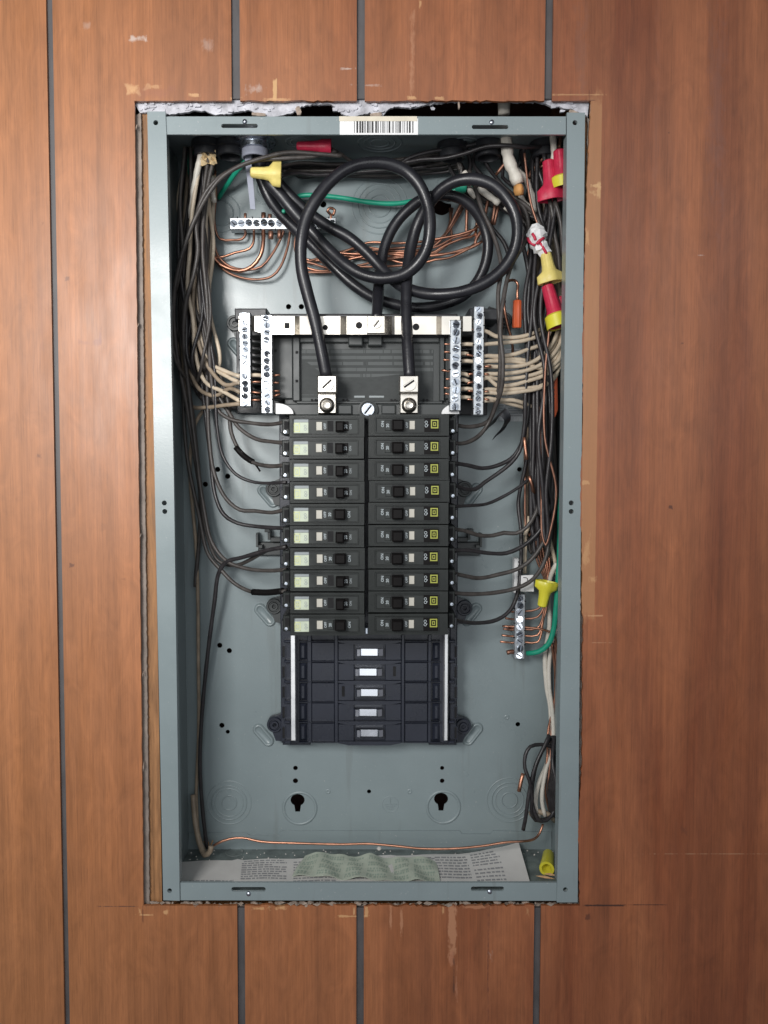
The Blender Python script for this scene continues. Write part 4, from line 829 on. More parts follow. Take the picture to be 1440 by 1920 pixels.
for i, pts, lab in LW: wire('dusty_wire' if i in (0, 1, 2, 4, 7, 8) else 'black_wire', 1.85 if i not in (3,) else 1.5, pts, lab, GL)
wire('black_wire', 2.0, [(537, 1025, 34), (500, 1032, 46), (455, 1045, 58), (424, 1054, 66), (410, 1075, 70), (402, 1130, 74), (388, 1240, 80), (378, 1350, 84), (375, 1440, 86), (380, 1520, 88), (388, 1590, 88)], 'long dark wire from the left breakers down to the floor of the box')
# tape sleeve and tag on the third
k = MB(); k.tube(clampd(spline([(442, 838, 61), (452, 850, 60), (464, 860, 57), (474, 866, 54)]), .003), .0027, 10); tag(k.build('tape_wrap', 'handle', None, origin=P(442, 838, 61), smooth=True), 'black tape wound on the wire to the third left breaker', 'tape')
k = MB(); k.tube([P(476, 868, 53), P(482, 875, 53), P(488, 884, 54)], .0009, 6); tag(k.build('tape_tail', 'handle', None, origin=P(476, 868, 53)), 'loose tail of black tape hanging by the third left breaker wire', 'tape')
k = MB(); k.tube(clampd(spline([(474, 1110, 59), (500, 1111, 50), (522, 1109, 42), (530, 1108, 37)]), .003), .0030, 12); tag(k.build('tape_wrap', 'handle', None, origin=P(474, 1110, 59), smooth=True), 'black tape sleeve where the wire meets the second left breaker from the bottom', 'tape')
# long dusty wires swinging from the top of the box down the left side
GS = 'long wires swinging round the top left corner'
wire('dusty_wire', 1.9, [(640, 292, 40), (600, 289, 38), (540, 286, 36), (490, 297, 34), (448, 312, 34), (412, 336, 34), (386, 372, 36), (366, 410, 40), (350, 450, 42), (336, 498, 46), (326, 560, 52), (330, 650, 60), (350, 760, 70), (372, 900, 78), (388, 1000, 80), (408, 1050, 80), (440, 1060, 74), (500, 1032, 50)], 'outermost dusty wire arcing from the red connector down the left wall', GS)
wire('dusty_wire', 2.0, [(630, 284, 42), (580, 294, 40), (530, 297, 38), (480, 301, 38), (440, 316, 38), (400, 343, 38), (376, 380, 40), (368, 420, 44), (371, 470, 46), (362, 520, 48), (350, 560, 52), (344, 620, 58), (350, 700, 66), (364, 800, 74), (372, 880, 80), (376, 960, 84), (366, 1100, 90)], 'second dusty wire arcing under the first and dropping on the left', GS)
wire('black_wire', 1.8, [(800, 312, 70), (740, 318, 72), (680, 322, 74), (630, 326, 74), (590, 328, 72), (560, 325, 68), (540, 328, 60), (527, 330, 52)], 'black wire running along the top of the back into the yellow connector')
# bundle of others in the left corner
GLB = 'wires crowded in the left bundle'
rnd = random.Random(31)
for k in range(26):
    x0 = rnd.uniform(346, 406); d0 = rnd.uniform(46, 90); j = [rnd.uniform(-15, 15) for _ in range(6)]
    pts = [(x0, 276, d0), (x0 - 6 + j[0], 380, d0), (x0 - 10 + j[1], 480, d0 + 2), (x0 - 14 + j[2] + k % 3 * 5, 590, d0 + 2), (x0 - 4 + j[3], 680, d0 + 2), (388 + j[4], 735 + 5 * (k % 4), 84), (430, 750 + j[5], 88), (470, 760, 90)]
    if k % 5 == 2: wire('dirty_cream' if k % 2 else 'cream', 1.8, pts, 'cream wire half hidden in the dark bundle beside the left wall', GLB + ', cream')
    else: wire('black_wire' if k % 3 else 'dusty_wire', rnd.uniform(1.5, 2.1), pts, 'black wire packed in the dark bundle beside the left wall', GLB)
GLW = 'cream wires among the left bundle'
for k, pts in enumerate(([(376, 272, 52), (372, 320, 50), (360, 400, 52), (356, 470, 56), (352, 540, 60), (362, 600, 60), (366, 660, 62), (384, 715, 62), (420, 735, 52), (450, 752, 42)],
                         [(388, 272, 54), (383, 330, 60), (378, 430, 64), (366, 520, 66), (362, 580, 64), (372, 640, 60), (392, 690, 56), (424, 722, 48), (450, 716, 42)],
                         [(398, 330, 70), (392, 370, 70), (400, 460, 72), (388, 560, 70), (380, 600, 66), (378, 640, 64), (394, 680, 60), (420, 695, 52), (450, 706, 42)],
                         [(402, 330, 74), (398, 420, 76), (392, 540, 76), (394, 640, 70), (404, 690, 60), (426, 706, 50), (450, 718, 42)],
                         [(356, 470, 70), (350, 600, 72), (356, 690, 70), (374, 730, 66), (404, 742, 58), (432, 728, 48), (450, 736, 42)],
                         [(348, 560, 78), (344, 680, 80), (358, 760, 76), (386, 764, 66), (420, 760, 52), (450, 757, 42)])):
    wire('cream' if k in (0, 2, 3) else 'dirty_cream', 1.9, pts, ['cream wire from the corner clamp, first in front of the left bundle', 'cream wire just right of the first in the left bundle', 'cream wire entering the outer left bar at its highest used hole', 'cream wire deep in the left bundle reaching the left bar', 'brownish cream wire bowing out near the left wall', 'lowest cream wire entering the outer left neutral bar'][k], GLW)
wire('dirty_cream', 1.7, [(380, 770, 82), (366, 795, 84), (358, 840, 86), (356, 890, 86), (362, 960, 88), (368, 1030, 88), (371, 1120, 90), (372, 1250, 92), (373, 1350, 92), (370, 1440, 92), (368, 1500, 92), (372, 1560, 88), (380, 1588, 84), (386, 1600, 80)], 'brownish cream wire running down the left corner to the box floor')
wire('dirty_cream', 2.6, [(362, 1490, 90), (366, 1540, 84), (374, 1580, 78), (384, 1603, 70), (394, 1596, 66), (396, 1586, 66)], 'short grey-brown sheath end in the bottom left corner')
# copper tips beyond the left bars
GT = 'bare copper tips poking out of the neutral bars'
def tips(lst, side, where):
    for k, (u0, v0, u1, v1) in enumerate(lst):
        mb = MB(); a = P(u0, v0, 39); b = P(u1, v1, 38); mb.tube([a, (a + b) / 2 + Vector((0, 0, 0.0003)), b], 0.00105, 8); tag(mb.build('copper_tip', 'copper', None, origin=a, smooth=True), 'bare copper wire tip %s' % where, 'wire tip', GT + ' ' + where)
tips([(466, 717, 489, 716), (466, 735, 489, 737), (466, 751, 488, 750)], 1, 'between the two left neutral bars')
tips([(508, 705, 525, 703), (508, 718, 523, 718), (508, 734, 524, 733), (508, 745, 525, 739)], 1, 'just right of the inner left neutral bar')
tips([(846, 647, 833, 645), (846, 661, 833, 660), (846, 676, 831, 675), (846, 698, 828, 694), (846, 711, 836, 711), (846, 729, 832, 727), (846, 741, 834, 738)], -1, 'just left of the inner right neutral bar')
tips([(888, 618, 880, 618), (888, 668, 874, 665), (888, 701, 878, 702), (888, 716, 876, 719), (888, 734, 877, 733), (888, 750, 876, 749)], -1, 'between the two right neutral bars')
tips([(906, 688, 921, 687), (906, 702, 916, 702), (906, 735, 916, 734), (906, 748, 917, 750)], -1, 'just right of the outer right neutral bar')
# cream stubs between the two left bars and right bars
GM = 'short cream lengths between the pairs of neutral bars'
for k, (u0, v0, u1, v1, w) in enumerate(((466, 704, 492, 704, 'left'), (863, 646, 889, 646, 'right'), (863, 663, 878, 664, 'right'), (863, 677, 889, 678, 'right'), (863, 700, 880, 704, 'right'), (863, 711, 880, 716, 'right'), (863, 729, 889, 730, 'right'), (863, 745, 882, 746, 'right'))):
    mb = MB(); a = P(u0, v0, 40); b = P(u1, v1, 40); mb.tube([a, (a + b) / 2 + Vector((0, 0, .0004)), b], .0018, 10); tag(mb.build('white_wire', 'cream', None, origin=a, smooth=True), ('short cream wire length between the two left neutral bars' if w == 'left' else 'short cream wire length between the right neutral bars, %s' % ['', 'topmost', 'second from top', 'third from top', 'middle', 'third from bottom', 'second from bottom', 'lowest'][k]), 'wire', 'short cream lengths between the pairs of neutral bars')
# --- right side: cream wires into the outer right bar
GR = 'cream wires fanning from the right side into the outer right neutral bar'
RW = [(620, [(928, 630, 44), (960, 633, 46), (990, 628, 50), (1018, 612, 58), (1040, 560, 66), (1036, 480, 74), (1020, 380, 78), (985, 320, 80)], 'topmost cream wire of the fan, dipping below the black hook'),
      (646, [(940, 643, 44), (985, 638, 48), (1020, 622, 56), (1046, 570, 62), (1042, 480, 72), (1024, 380, 76), (1008, 300, 78)], 'second cream wire from the top of the fan'),
      (668, [(935, 668, 44), (965, 664, 46), (990, 655, 50), (1015, 645, 56), (1034, 615, 60), (1040, 560, 66), (1036, 480, 76), (1015, 400, 82)], 'cream wire rising to the right above the silver label'),
      (668, [(940, 672, 46), (975, 674, 50), (1005, 678, 56), (1035, 655, 58), (1048, 610, 60), (1050, 540, 68)], 'thin cream wire below the rising one in the fan'),
      (678, [(940, 677, 46), (980, 680, 50), (1015, 690, 54), (1040, 672, 56), (1052, 630, 60), (1054, 560, 68)], 'cream wire in the middle of the fan, upper of the closest pair'),
      (688, [(940, 688, 44), (985, 684, 48), (1015, 668, 52), (1038, 640, 54), (1050, 600, 60), (1050, 520, 70)], 'cream wire with a long bare tip at the outer right bar'),
      (702, [(940, 701, 44), (985, 695, 48), (1020, 680, 52), (1044, 655, 54), (1055, 625, 60), (1056, 560, 70)], 'cream wire in the fan just under the bare tipped one'),
      (708, [(932, 711, 46), (985, 706, 50), (1022, 694, 54), (1046, 676, 54), (1053, 656, 60), (1056, 600, 70)], 'cream wire looped at the bar, upper of the looped pair'),
      (710, [(930, 722, 44), (960, 722, 46), (990, 714, 50), (1020, 704, 54), (1044, 686, 56), (1052, 664, 62), (1056, 610, 72)], 'cream wire looped at the bar, lower of the looped pair'),
      (731, [(940, 731, 46), (985, 728, 50), (1012, 724, 54), (1034, 712, 58), (1048, 690, 62), (1054, 650, 70)], 'cream wire in the lower fan above the last straight one'),
      (737, [(940, 738, 44), (985, 733, 48), (1010, 728, 52), (1040, 708, 60), (1050, 676, 66), (1055, 630, 74)], 'last straight cream wire of the fan over the silver label'),
      (748, [(935, 750, 46), (960, 750, 50), (985, 757, 58), (1005, 768, 70), (1018, 780, 82), (1022, 840, 88)], 'cream wire drooping to the right at the foot of the fan'),
      (752, [(935, 752, 50), (960, 758, 56), (985, 765, 64), (1010, 780, 80), (1016, 850, 90)], 'lowest cream wire of the fan, drooping behind the black wires')]
for v0, pts, lab in RW: wire('cream', 1.85, [(906, v0 + 0, 40), (916, v0 - 1 if v0 != 620 else 623, 42)] + pts, lab, GR)
# --- right breakers' wires
GRB = 'black wires from the right bundle to the right breakers'
RB = [(0, [(848, 795, 34), (870, 800, 42), (893, 799, 48), (915, 790, 52), (928, 762, 48), (936, 720, 40), (938, 660, 34), (936, 600, 34), (934, 550, 36), (940, 500, 42), (925, 440, 50), (905, 395, 54), (890, 350, 60), (880, 320, 66)], 'dusty black wire from the top right breaker rising in front of the cream fan'),
      (1, [(848, 832, 34), (875, 830, 42), (898, 817, 48), (915, 795, 50), (928, 765, 44), (940, 730, 32), (943, 680, 26), (938, 620, 26), (944, 560, 30), (958, 500, 40), (990, 440, 50), (985, 395, 52), (965, 370, 56), (940, 350, 64)], 'thick dusty wire from the second right breaker up past the outer neutral bar'),
      (2, [(848, 868, 34), (875, 872, 44), (905, 878, 54), (932, 873, 58), (958, 860, 60), (975, 838, 60), (986, 800, 60), (992, 740, 60), (988, 660, 56), (984, 560, 54), (995, 470, 56), (980, 420, 60)], 'black wire swinging right from the third right breaker'),
      (3, [(848, 908, 34), (872, 917, 44), (892, 917, 52), (908, 905, 56), (930, 890, 58), (958, 868, 58), (974, 846, 58), (983, 800, 54), (985, 740, 50), (990, 660, 50), (998, 580, 50), (1004, 480, 54), (1018, 400, 60)], 'black wire from the fourth right breaker crossing the one above'),
      (4, [(848, 950, 34), (880, 948, 44), (912, 945, 54), (940, 933, 60), (966, 918, 62), (985, 904, 64), (1004, 880, 66), (1012, 800, 66), (1008, 700, 60), (1010, 600, 56), (1020, 500, 60)], 'thin black wire rising gently from the fifth right breaker'),
      (5, [(848, 992, 34), (870, 995, 42), (900, 1004, 52), (925, 1004, 58), (945, 999, 60), (968, 1000, 60), (988, 988, 58), (1003, 965, 58), (1014, 930, 60), (1022, 860, 62), (1016, 760, 60), (1012, 660, 56), (1026, 560, 56), (1030, 470, 58)], 'wavy black wire from the fifth right breaker from the bottom'),
      (6, [(848, 1032, 34), (880, 1032, 42), (915, 1037, 52), (950, 1037, 58), (980, 1024, 60), (1005, 1003, 60), (1022, 978, 60), (1034, 930, 62), (1032, 830, 66), (1022, 720, 64), (1016, 620, 62), (1036, 520, 64)], 'black wire curving up from the fourth right breaker from the bottom'),
      (7, [(848, 1074, 34), (872, 1080, 42), (900, 1084, 52), (935, 1077, 58), (968, 1068, 60), (995, 1050, 60), (1018, 1018, 60), (1032, 985, 62), (1040, 920, 66), (1034, 820, 70), (1026, 700, 70), (1030, 600, 68)], 'black wire passing over the white tag from the third right breaker from the bottom'),
      (8, [(848, 1112, 34), (885, 1114, 44), (930, 1111, 54), (968, 1103, 58), (992, 1092, 58), (1008, 1076, 60), (1022, 1050, 62), (1032, 1000, 66), (1040, 900, 72), (1038, 780, 76)], 'black wire crossing the white tag from the second right breaker from the bottom'),
      (9, [(848, 1160, 34), (868, 1166, 42), (900, 1168, 54), (932, 1162, 62), (955, 1146, 66), (968, 1120, 70), (975, 1080, 76), (977, 1000, 80), (972, 940, 84), (984, 880, 80), (996, 800, 76), (998, 700, 74)], 'thick black wire dropping behind the earth bar to the bottom right breaker')]
for i, pts, lab in RB: wire('dusty_wire' if i in (0, 1, 5, 7, 8) else 'black_wire', 1.9 if i != 4 else 1.5, pts, lab, GRB)
# --- the crowded right side
GRC = 'wires crowded along the right wall'
rnd = random.Random(77)
for k in range(24):
    x0 = rnd.uniform(990, 1046); d0 = rnd.uniform(44, 90) if k % 5 != 4 else rnd.uniform(76, 90); xb = rnd.uniform(992, 1036); j = [rnd.uniform(-7, 7) for _ in range(8)]
    j = [x * 1.7 for x in j]; bot = rnd.uniform(960, 1060); w = rnd.uniform(7, 13)
    pts = [(x0 - 10, 285 + rnd.uniform(0, 30), d0), (x0 + j[0], 380, d0), (xb + j[1], 480, d0), (xb + j[2], 590, d0), (xb + 4 + j[3], 700, d0), (xb + 6 + j[4], 820, d0), (xb + 8 + j[5], 920, d0 + 2), (xb + 6, bot - 18, min(92, d0 + 4)), (xb - w / 2 + 6, bot, min(93, d0 + 5)), (xb - w + 6, bot - 18, min(93, d0 + 6)), (xb - w + 4, bot - 110, min(93, d0 + 6)), (xb - w + 2, bot - 260, min(93, d0 + 6))]
    c = ['black_wire', 'dusty_wire', 'black_wire', 'dusty_wire', 'dull_copper', 'black_wire', 'dirty_cream'][k % 7]
    wire(c, 1.1 if c == 'dull_copper' else rnd.uniform(1.6, 2.0), pts, {'dull_copper': 'tarnished copper wire packed in the bundle along the right wall', 'dirty_cream': 'dull cream wire packed in the loose bundle along the right wall'}.get(c, 'black wire packed in the bundle along the right wall'), GRC + {'dull_copper': ', copper', 'dirty_cream': ', loose cream'}.get(c, ', black'))
for k in range(5):
    x = 1026 + k * 5.5; d = 70 + 4 * k
    wire('dirty_cream', 1.8, [(x - 12, 300, d), (x - 6, 400, d), (x - 18, 500, d), (x - 10, 600, d), (x - 4, 700, d), (x - 6, 800, d), (x + (k - 2) * 2 - 8, 900, d), (x - 8, 1000, 90), (x - 16, 1045, 92), (x - 24, 1000, 92), (x - 26, 900, 92)], 'dull cream wire deep in the bundle along the right wall', GRC + ', cream')
for k, (pts, lab) in enumerate((([(986, 905, 86), (986, 960, 86), (985, 1010, 86), (984, 1075, 88)], 'pale cream wire piece hanging left of the right bundle'), ([(992, 968, 78), (990, 990, 76), (984, 1004, 74)], 'short pale stub where black wires cross on the right'), ([(1037, 960, 70), (1030, 1000, 72), (1040, 1050, 74), (1045, 1080, 76)], 'cream wire zigzagging beside the green wire'))):
    wire('cream', 1.8, pts, lab)
for k, (pts, lab) in enumerate((([(983, 820, 54), (985, 840, 54), (988, 862, 54)], 'bare copper length showing beside the black wires at mid height'), ([(992, 893, 56), (997, 908, 56), (1001, 925, 60)], 'bright copper length just below the back panel hole on the right'))):
    wire('copper', 1.7, pts, lab)
GRK = 'copper wires on the right going down to the short earth bar'
for k in range(6):
    x = 1000 + k * 5; v = 1146 + k * 14.5; vv = (1146, 1160, 1180, 1192, 1204, 1176)[k]
    wire('dull_copper' if k < 3 else 'copper', 1.05, [(x - 6, 800, 84), (x - 2 + (k % 3) * 4, 900, 86), (x + 6 - (k % 2) * 10, 960, 84), (x + 4, 1040, 82), (1022 + k * 2, 1090, 80), (1024 - k, 1120 + 8 * k, 80), (1008, vv - 4 + k, 80), (985, vv, 82), (960, vv + 1, 82), ((952, 948, 944, 941, 938, 950)[k], vv - 1, 80)], ['topmost copper wire through the short earth bar', 'second copper wire through the short earth bar', 'copper wire of the splayed pair on the earth bar, upper', 'copper wire with a long tail left of the earth bar', 'lower copper wire curving down from the earth bar', 'copper wire of the splayed pair on the earth bar, lower'][k], GRK)
wire('copper', 1.05, [(1045, 1225, 80), (1038, 1190, 78), (1020, 1181, 78), (985, 1176, 80), (942, 1174, 80)], 'bright copper wire from the corner through the short earth bar')
wire('green', 2.6, [(1055, 640, 84), (1056, 760, 84), (1052, 900, 80), (1050, 960, 72), (1049, 1040, 66), (1044, 1120, 66), (1038, 1180, 68), (1028, 1208, 70), (1010, 1222, 74), (988, 1225, 80)], 'thick green earth wire curving into the foot of the short earth bar')
wire('dull_copper', 2.2, [(968, 1223, 80), (958, 1222, 78), (950, 1224, 78)], 'stranded copper end left of the foot of the earth bar')
wire('white_jacket', 2.2, [(1044, 1056, 70), (1034, 1076, 76), (1028, 1110, 84), (1030, 1170, 88), (1022, 1230, 90), (1024, 1280, 90), (1032, 1330, 90), (1033, 1380, 90), (1026, 1430, 84), (1010, 1470, 78), (1004, 1510, 74), (1012, 1535, 74)], 'white wire running down the right side from the yellow connector to the coil')
wire('white_jacket', 2.0, [(1040, 1180, 86), (1030, 1240, 88), (1030, 1290, 88), (1036, 1340, 88), (1036, 1400, 84), (1022, 1450, 76), (1016, 1500, 72), (1022, 1530, 72)], 'second white wire beside it going into the black coil')
for k, (dx) in enumerate((0, 6, 10)):
    wire('dull_copper' if k else 'copper', 1.2, [(1034 + dx, 1205, 82), (1040 + dx * .6, 1250, 84), (1040 + dx * .4, 1310, 88), (1028 + dx, 1370, 88), (1026 + dx, 1420, 80), (1022 + dx, 1480, 76), (1030 + dx * .5, 1520, 78)], ['front copper wire falling into the coil at the bottom right', 'middle copper wire falling into the coil at the bottom right', 'rear copper wire falling into the coil at the bottom right'][k], 'copper wires falling to the bottom right coil')
# coil of black wire at the bottom right
GK = 'loops of the black coil at the bottom right'
wire('black_wire', 1.9, [(1030, 1378, 74), (1020, 1400, 70), (1006, 1430, 66), (996, 1465, 64), (990, 1500, 62), (986, 1530, 62), (981, 1556, 64)], 'black wire of the coil with its free end pointing down left', GK)
wire('black_wire', 1.8, [(1036, 1400, 76), (1014, 1396, 70), (994, 1400, 66), (985, 1416, 64), (984, 1440, 62), (992, 1462, 60), (998, 1495, 62), (996, 1520, 66), (1004, 1538, 70), (1024, 1536, 72), (1040, 1518, 74), (1042, 1460, 78)], 'black wire loop of the coil bulging furthest left', GK)
wire('black_wire', 1.8, [(1032, 1384, 80), (1016, 1410, 74), (1004, 1440, 70), (998, 1480, 68), (1000, 1515, 66), (1014, 1540, 66), (1034, 1530, 70), (1044, 1490, 74), (1042, 1430, 80), (1034, 1390, 82)], 'black wire loop hanging round the white wires of the coil', GK)
for k in range(6):
    wire('black_wire', 1.8, [(1034 + k, 1380, 84 - k), (1036, 1430, 80 - k * 3), (1030 + k * 3, 1480, 74 - k * 3), (1034 + k * 2, 1524 + k * 2, 76), (1042, 1500, 84), (1044 - k, 1420, 88)], 'black wire packed in the coil against the right wall', GK + ', packed')
wire('copper', 1.9, [(981, 1450, 60), (977, 1464, 58), (973, 1484, 57)], 'pink-bright copper end sticking out left of the coil')
wire('dirty_cream', 2.6, [(994, 1526, 78), (1010, 1522, 74), (1030, 1528, 74), (1040, 1538, 80)], 'dirty white sheath end under the coil')
# long copper wire across the floor
wire('copper', 1.15, [(1018, 1545, 72), (1012, 1562, 70), (1002, 1573, 66), (985, 1577, 62), (950, 1579, 60), (905, 1586, 60), (850, 1591, 60), (790, 1591, 62), (740, 1586, 64), (690, 1582, 66), (640, 1583, 66), (560, 1581, 66), (490, 1578, 68), (455, 1571, 70), (430, 1573, 70), (406, 1582, 70), (390, 1594, 72)], 'long thin copper wire lying along the bottom of the box')
# --- earth bar (top left) copper wires
GE = 'copper wires looping into the horizontal earth bar'
for k, (pts, lab) in enumerate((
    ([(460, 424, 90), (460, 440, 88), (454, 448, 88), (435, 450, 90), (412, 448, 90), (402, 420, 88), (405, 360, 84), (400, 300, 78)], 'leftmost short copper loop under the earth bar'),
    ([(476, 424, 88), (475, 455, 84), (468, 466, 84), (440, 474, 86), (415, 482, 88), (398, 480, 88), (392, 440, 84), (398, 380, 80), (404, 320, 76)], 'second copper wire stepping down from the earth bar'),
    ([(494, 424, 86), (493, 460, 82), (488, 480, 82), (472, 500, 84), (450, 508, 86), (425, 502, 88), (404, 488, 88), (394, 440, 84), (396, 360, 80)], 'stout copper wire curving under the earth bar'),
    ([(537, 420, 88), (525, 450, 86), (508, 480, 84), (490, 500, 84), (465, 506, 86), (432, 500, 88), (408, 478, 88), (398, 430, 84)], 'copper wire slanting from the middle of the earth bar'),
    ([(545, 425, 90), (540, 460, 88), (526, 500, 86), (510, 518, 86), (484, 524, 88), (450, 520, 90), (420, 506, 92), (400, 480, 92), (394, 420, 90)], 'lowest copper loop below the earth bar'),
    ([(556, 440, 90), (553, 455, 90), (554, 470, 90), (562, 486, 88), (590, 495, 88), (615, 503, 88), (640, 506, 88)], 'copper wire passing behind the left thick cable'))):
    wire('copper' if k in (1, 2) else 'dull_copper', 1.25 if k != 2 else 1.9, pts, lab, GE)
for (u, v, h, w) in ((460, 407, 14, 1.4), (494, 407, 16, 2.2), (506, 408, 12, 2), (508, 441, 14, 2.4), (524, 440, 14, 2.0)):
    mb = MB(); a = P(u, v - h / 2, 84); b = P(u, v + h / 2, 84); mb.tube([a, (a + b) / 2, b], w / 1000, 8); tag(mb.build('copper_tip', 'dull_copper', None, origin=a, smooth=True), 'bent copper wire end at the horizontal earth bar', 'wire tip', 'copper ends at the horizontal earth bar')
mb = MB(); sp = spline([(620, 418, 82), (620, 402, 80), (614, 396, 78), (618, 390, 78), (628, 394, 80), (624, 404, 80)], .002); mb.tube(sp, .0013, 8); tag(mb.build('copper_curl', 'copper', None, origin=sp[0], smooth=True), 'curled copper wire end standing at the right of the earth bar', 'wire tip')
GA = 'copper wires fanning across the back behind the thick cables'
rnd = random.Random(13)
AW = [[(560, 484, 92), (600, 488, 92), (650, 470, 92), (690, 455, 92), (740, 456, 90), (790, 453, 88), (830, 446, 86), (870, 437, 84), (898, 424, 84), (905, 405, 86)],
      [(570, 492, 90), (620, 478, 92), (680, 464, 92), (730, 470, 90), (775, 470, 88), (820, 462, 86), (850, 446, 86), (880, 438, 86), (896, 420, 88)],
      [(565, 500, 90), (610, 508, 90), (650, 488, 90), (700, 478, 88), (750, 474, 88), (805, 476, 86), (835, 460, 86), (865, 448, 86), (890, 440, 88), (894, 410, 88)],
      [(600, 470, 92), (660, 476, 90), (720, 476, 88), (780, 480, 86), (830, 477, 84), (870, 467, 84), (892, 456, 86), (892, 430, 88)],
      [(560, 510, 90), (620, 510, 90), (680, 496, 88), (740, 484, 88), (800, 478, 86), (850, 474, 84), (890, 462, 84), (910, 448, 84)],
      [(640, 440, 92), (690, 470, 90), (750, 492, 88), (790, 494, 86), (815, 487, 84), (840, 484, 84), (870, 471, 84), (905, 452, 84)],
      [(640, 500, 90), (700, 500, 88), (750, 498, 88), (790, 492, 86), (800, 484, 86), (820, 472, 86), (845, 452, 88), (845, 420, 90), (844, 390, 92)],
      [(650, 480, 92), (700, 486, 90), (760, 478, 88), (806, 466, 88), (836, 440, 88), (855, 412, 90), (868, 390, 92)],
      [(600, 492, 92), (680, 472, 92), (760, 464, 90), (800, 460, 90), (825, 448, 90), (840, 430, 92), (848, 390, 93)]]
for k, pts in enumerate(AW): wire('copper' if k in (0, 2, 3, 5) else 'dull_copper', 1.2, pts, 'copper wire strung across the back behind the thick cable loops', GA)
for k, pts in enumerate(([(876, 380, 88), (875, 410, 90), (874, 445, 92)], [(868, 376, 86), (856, 400, 88), (840, 432, 90)], [(928, 385, 80), (926, 400, 80), (922, 420, 82)], [(916, 372, 80), (912, 390, 82), (910, 402, 84)], [(934, 388, 82), (930, 405, 82), (926, 422, 84)], [(905, 430, 86), (894, 446, 86), (890, 460, 86)])):
    wire('dull_copper', 1.6, pts, 'dull copper stub hanging below the cream sheaths at the top right', 'dull copper stubs at the top right')
# green wire along the back at the top
wire('green', 2.3, [(548, 378, 88), (556, 370, 86), (572, 366, 84), (600, 367, 84), (640, 371, 84), (690, 379, 84), (735, 382, 84), (770, 378, 84), (800, 370, 86), (840, 360, 84), (866, 354, 80), (888, 350, 80)], 'green wire running level across the upper back behind the loops')
wire('green', 2.3, [(462, 300, 62), (452, 312, 66), (440, 326, 72), (428, 344, 80), (418, 358, 88), (410, 372, 92)], 'short green wire slanting left from the conduit')
wire('green', 2.3, [(366, 275, 74), (357, 290, 72), (356, 310, 70), (359, 335, 74), (366, 350, 80)], 'green wire partly hidden in the top left corner')
# wires across the top
GTB = 'black wires running together along the top of the back'
for k in range(8):
    v = 292 + k * 4.6; d = 74 + (k % 4) * 4
    pts = [(506 + k * 6, 318 + (k % 3) * 3, d - 10), (560, v + 14 - k, d), (620, v + 16 - k * 1.6, d), (680, v + 14 - k, d), (740, v + 8, d), (790, v + 2, d), (830, v - 4 + (k % 2) * 3, d), (850 + k * 3, v - 6, d - 6), (868, 326 + k * 4, d - 4), (910, 345 + k * 5, d), (960, 375 + k * 4, d), (992, 400 + k * 7, 70)]
    wire('black_wire' if k % 2 else 'dusty_wire', 1.7, pts, 'black wire in the flat band along the top behind the cable loops', GTB)
wire('black_wire', 1.8, [(740, 318, 60), (760, 300, 58), (800, 286, 56), (850, 278, 54), (900, 268, 50), (935, 256, 48), (950, 246, 46)], 'black wire climbing to the top rim above the loops')
wire('black_wire', 1.9, [(756, 306, 58), (790, 299, 56), (830, 297, 52), (870, 288, 46), (910, 275, 40), (950, 273, 36), (990, 276, 40), (1020, 274, 50), (1040, 268, 60)], 'black wire crossing in front of the fat white cable')
wire('dusty_wire', 1.7, [(622, 280, 42), (640, 290, 50), (665, 306, 60), (700, 312, 72)], 'dusty wire leaving the flared end of the red connector at the top')
# fat white cables at the top right
def jacket(pts, r, label, n=14):
    sp = spline(pts, .003); mb = MB(); rn = random.Random(len(label)); mb.tube(sp, r / 1000, n, True, lambda t: 1 + 0.16 * math.sin(t * 23) * t + 0.05 * math.sin(t * 51))
    return tag(mb.build('white_cable', 'white_jacket', None, origin=sp[0], smooth=True), label, 'cable', 'white cable sheaths')
jacket([(948, 250, 50), (950, 272, 46), (954, 300, 44), (964, 325, 44), (972, 345, 44)], 5.2, 'fat white cable sheath with a torn end hanging from the top right')
jacket([(1036, 252, 40), (1038, 272, 38), (1039, 305, 40)], 2.8, 'narrow white cable entering behind the red connector')
jacket([(375, 268, 52), (376, 290, 50), (368, 330, 50), (362, 370, 54), (358, 410, 60)], 2.8, 'cream-white sheath falling from the top left corner')
jacket([(386, 268, 50), (386, 282, 50), (380, 300, 52)], 2.8, 'short cream sheath end beside the long one at the top left')
jacket([(398, 332, 62), (395, 345, 62), (398, 360, 64), (402, 380, 68)], 2.4, 'white sheath piece lower in the top left bundle')
jacket([(945, 186, 30), (945, 214, 30)], 5.6, 'white cable seen through the gap above the top rim')
for k, (pts, r, lab) in enumerate((([(968, 318, 52), (985, 335, 56), (995, 360, 58), (1003, 385, 60), (1000, 400, 62)], 2.6, 'cream cable bending down right of the fat white one'), ([(960, 330, 60), (970, 352, 62), (982, 378, 64), (996, 392, 64)], 2.3, 'thin cream cable curved inside its larger neighbour'),
     ([(898, 352, 70), (912, 364, 68), (926, 374, 66), (936, 382, 66)], 3.0, 'pale sheath end poking under the big right loop'), ([(878, 350, 74), (884, 362, 72), (892, 370, 72)], 2.8, 'pale pinkish sheath end near the green wire'), ([(870, 322, 66), (874, 330, 66), (868, 336, 68)], 2.6, 'small pale sheath end above the big right loop'), ([(992, 395, 60), (1000, 404, 62), (1004, 410, 64)], 2.6, 'pink-cream sheath end among the black wires at the right'), ([(946, 388, 70), (956, 396, 72), (962, 400, 74)], 1.9, 'small white sheath end just inside the big right loop'))):
    jacket(pts, r, lab)
wire('dull_copper', 1.5, [(1034, 262, 50), (1026, 286, 56), (1012, 304, 62), (996, 322, 68), (992, 335, 72)], 'copper wire sloping from the top right corner')
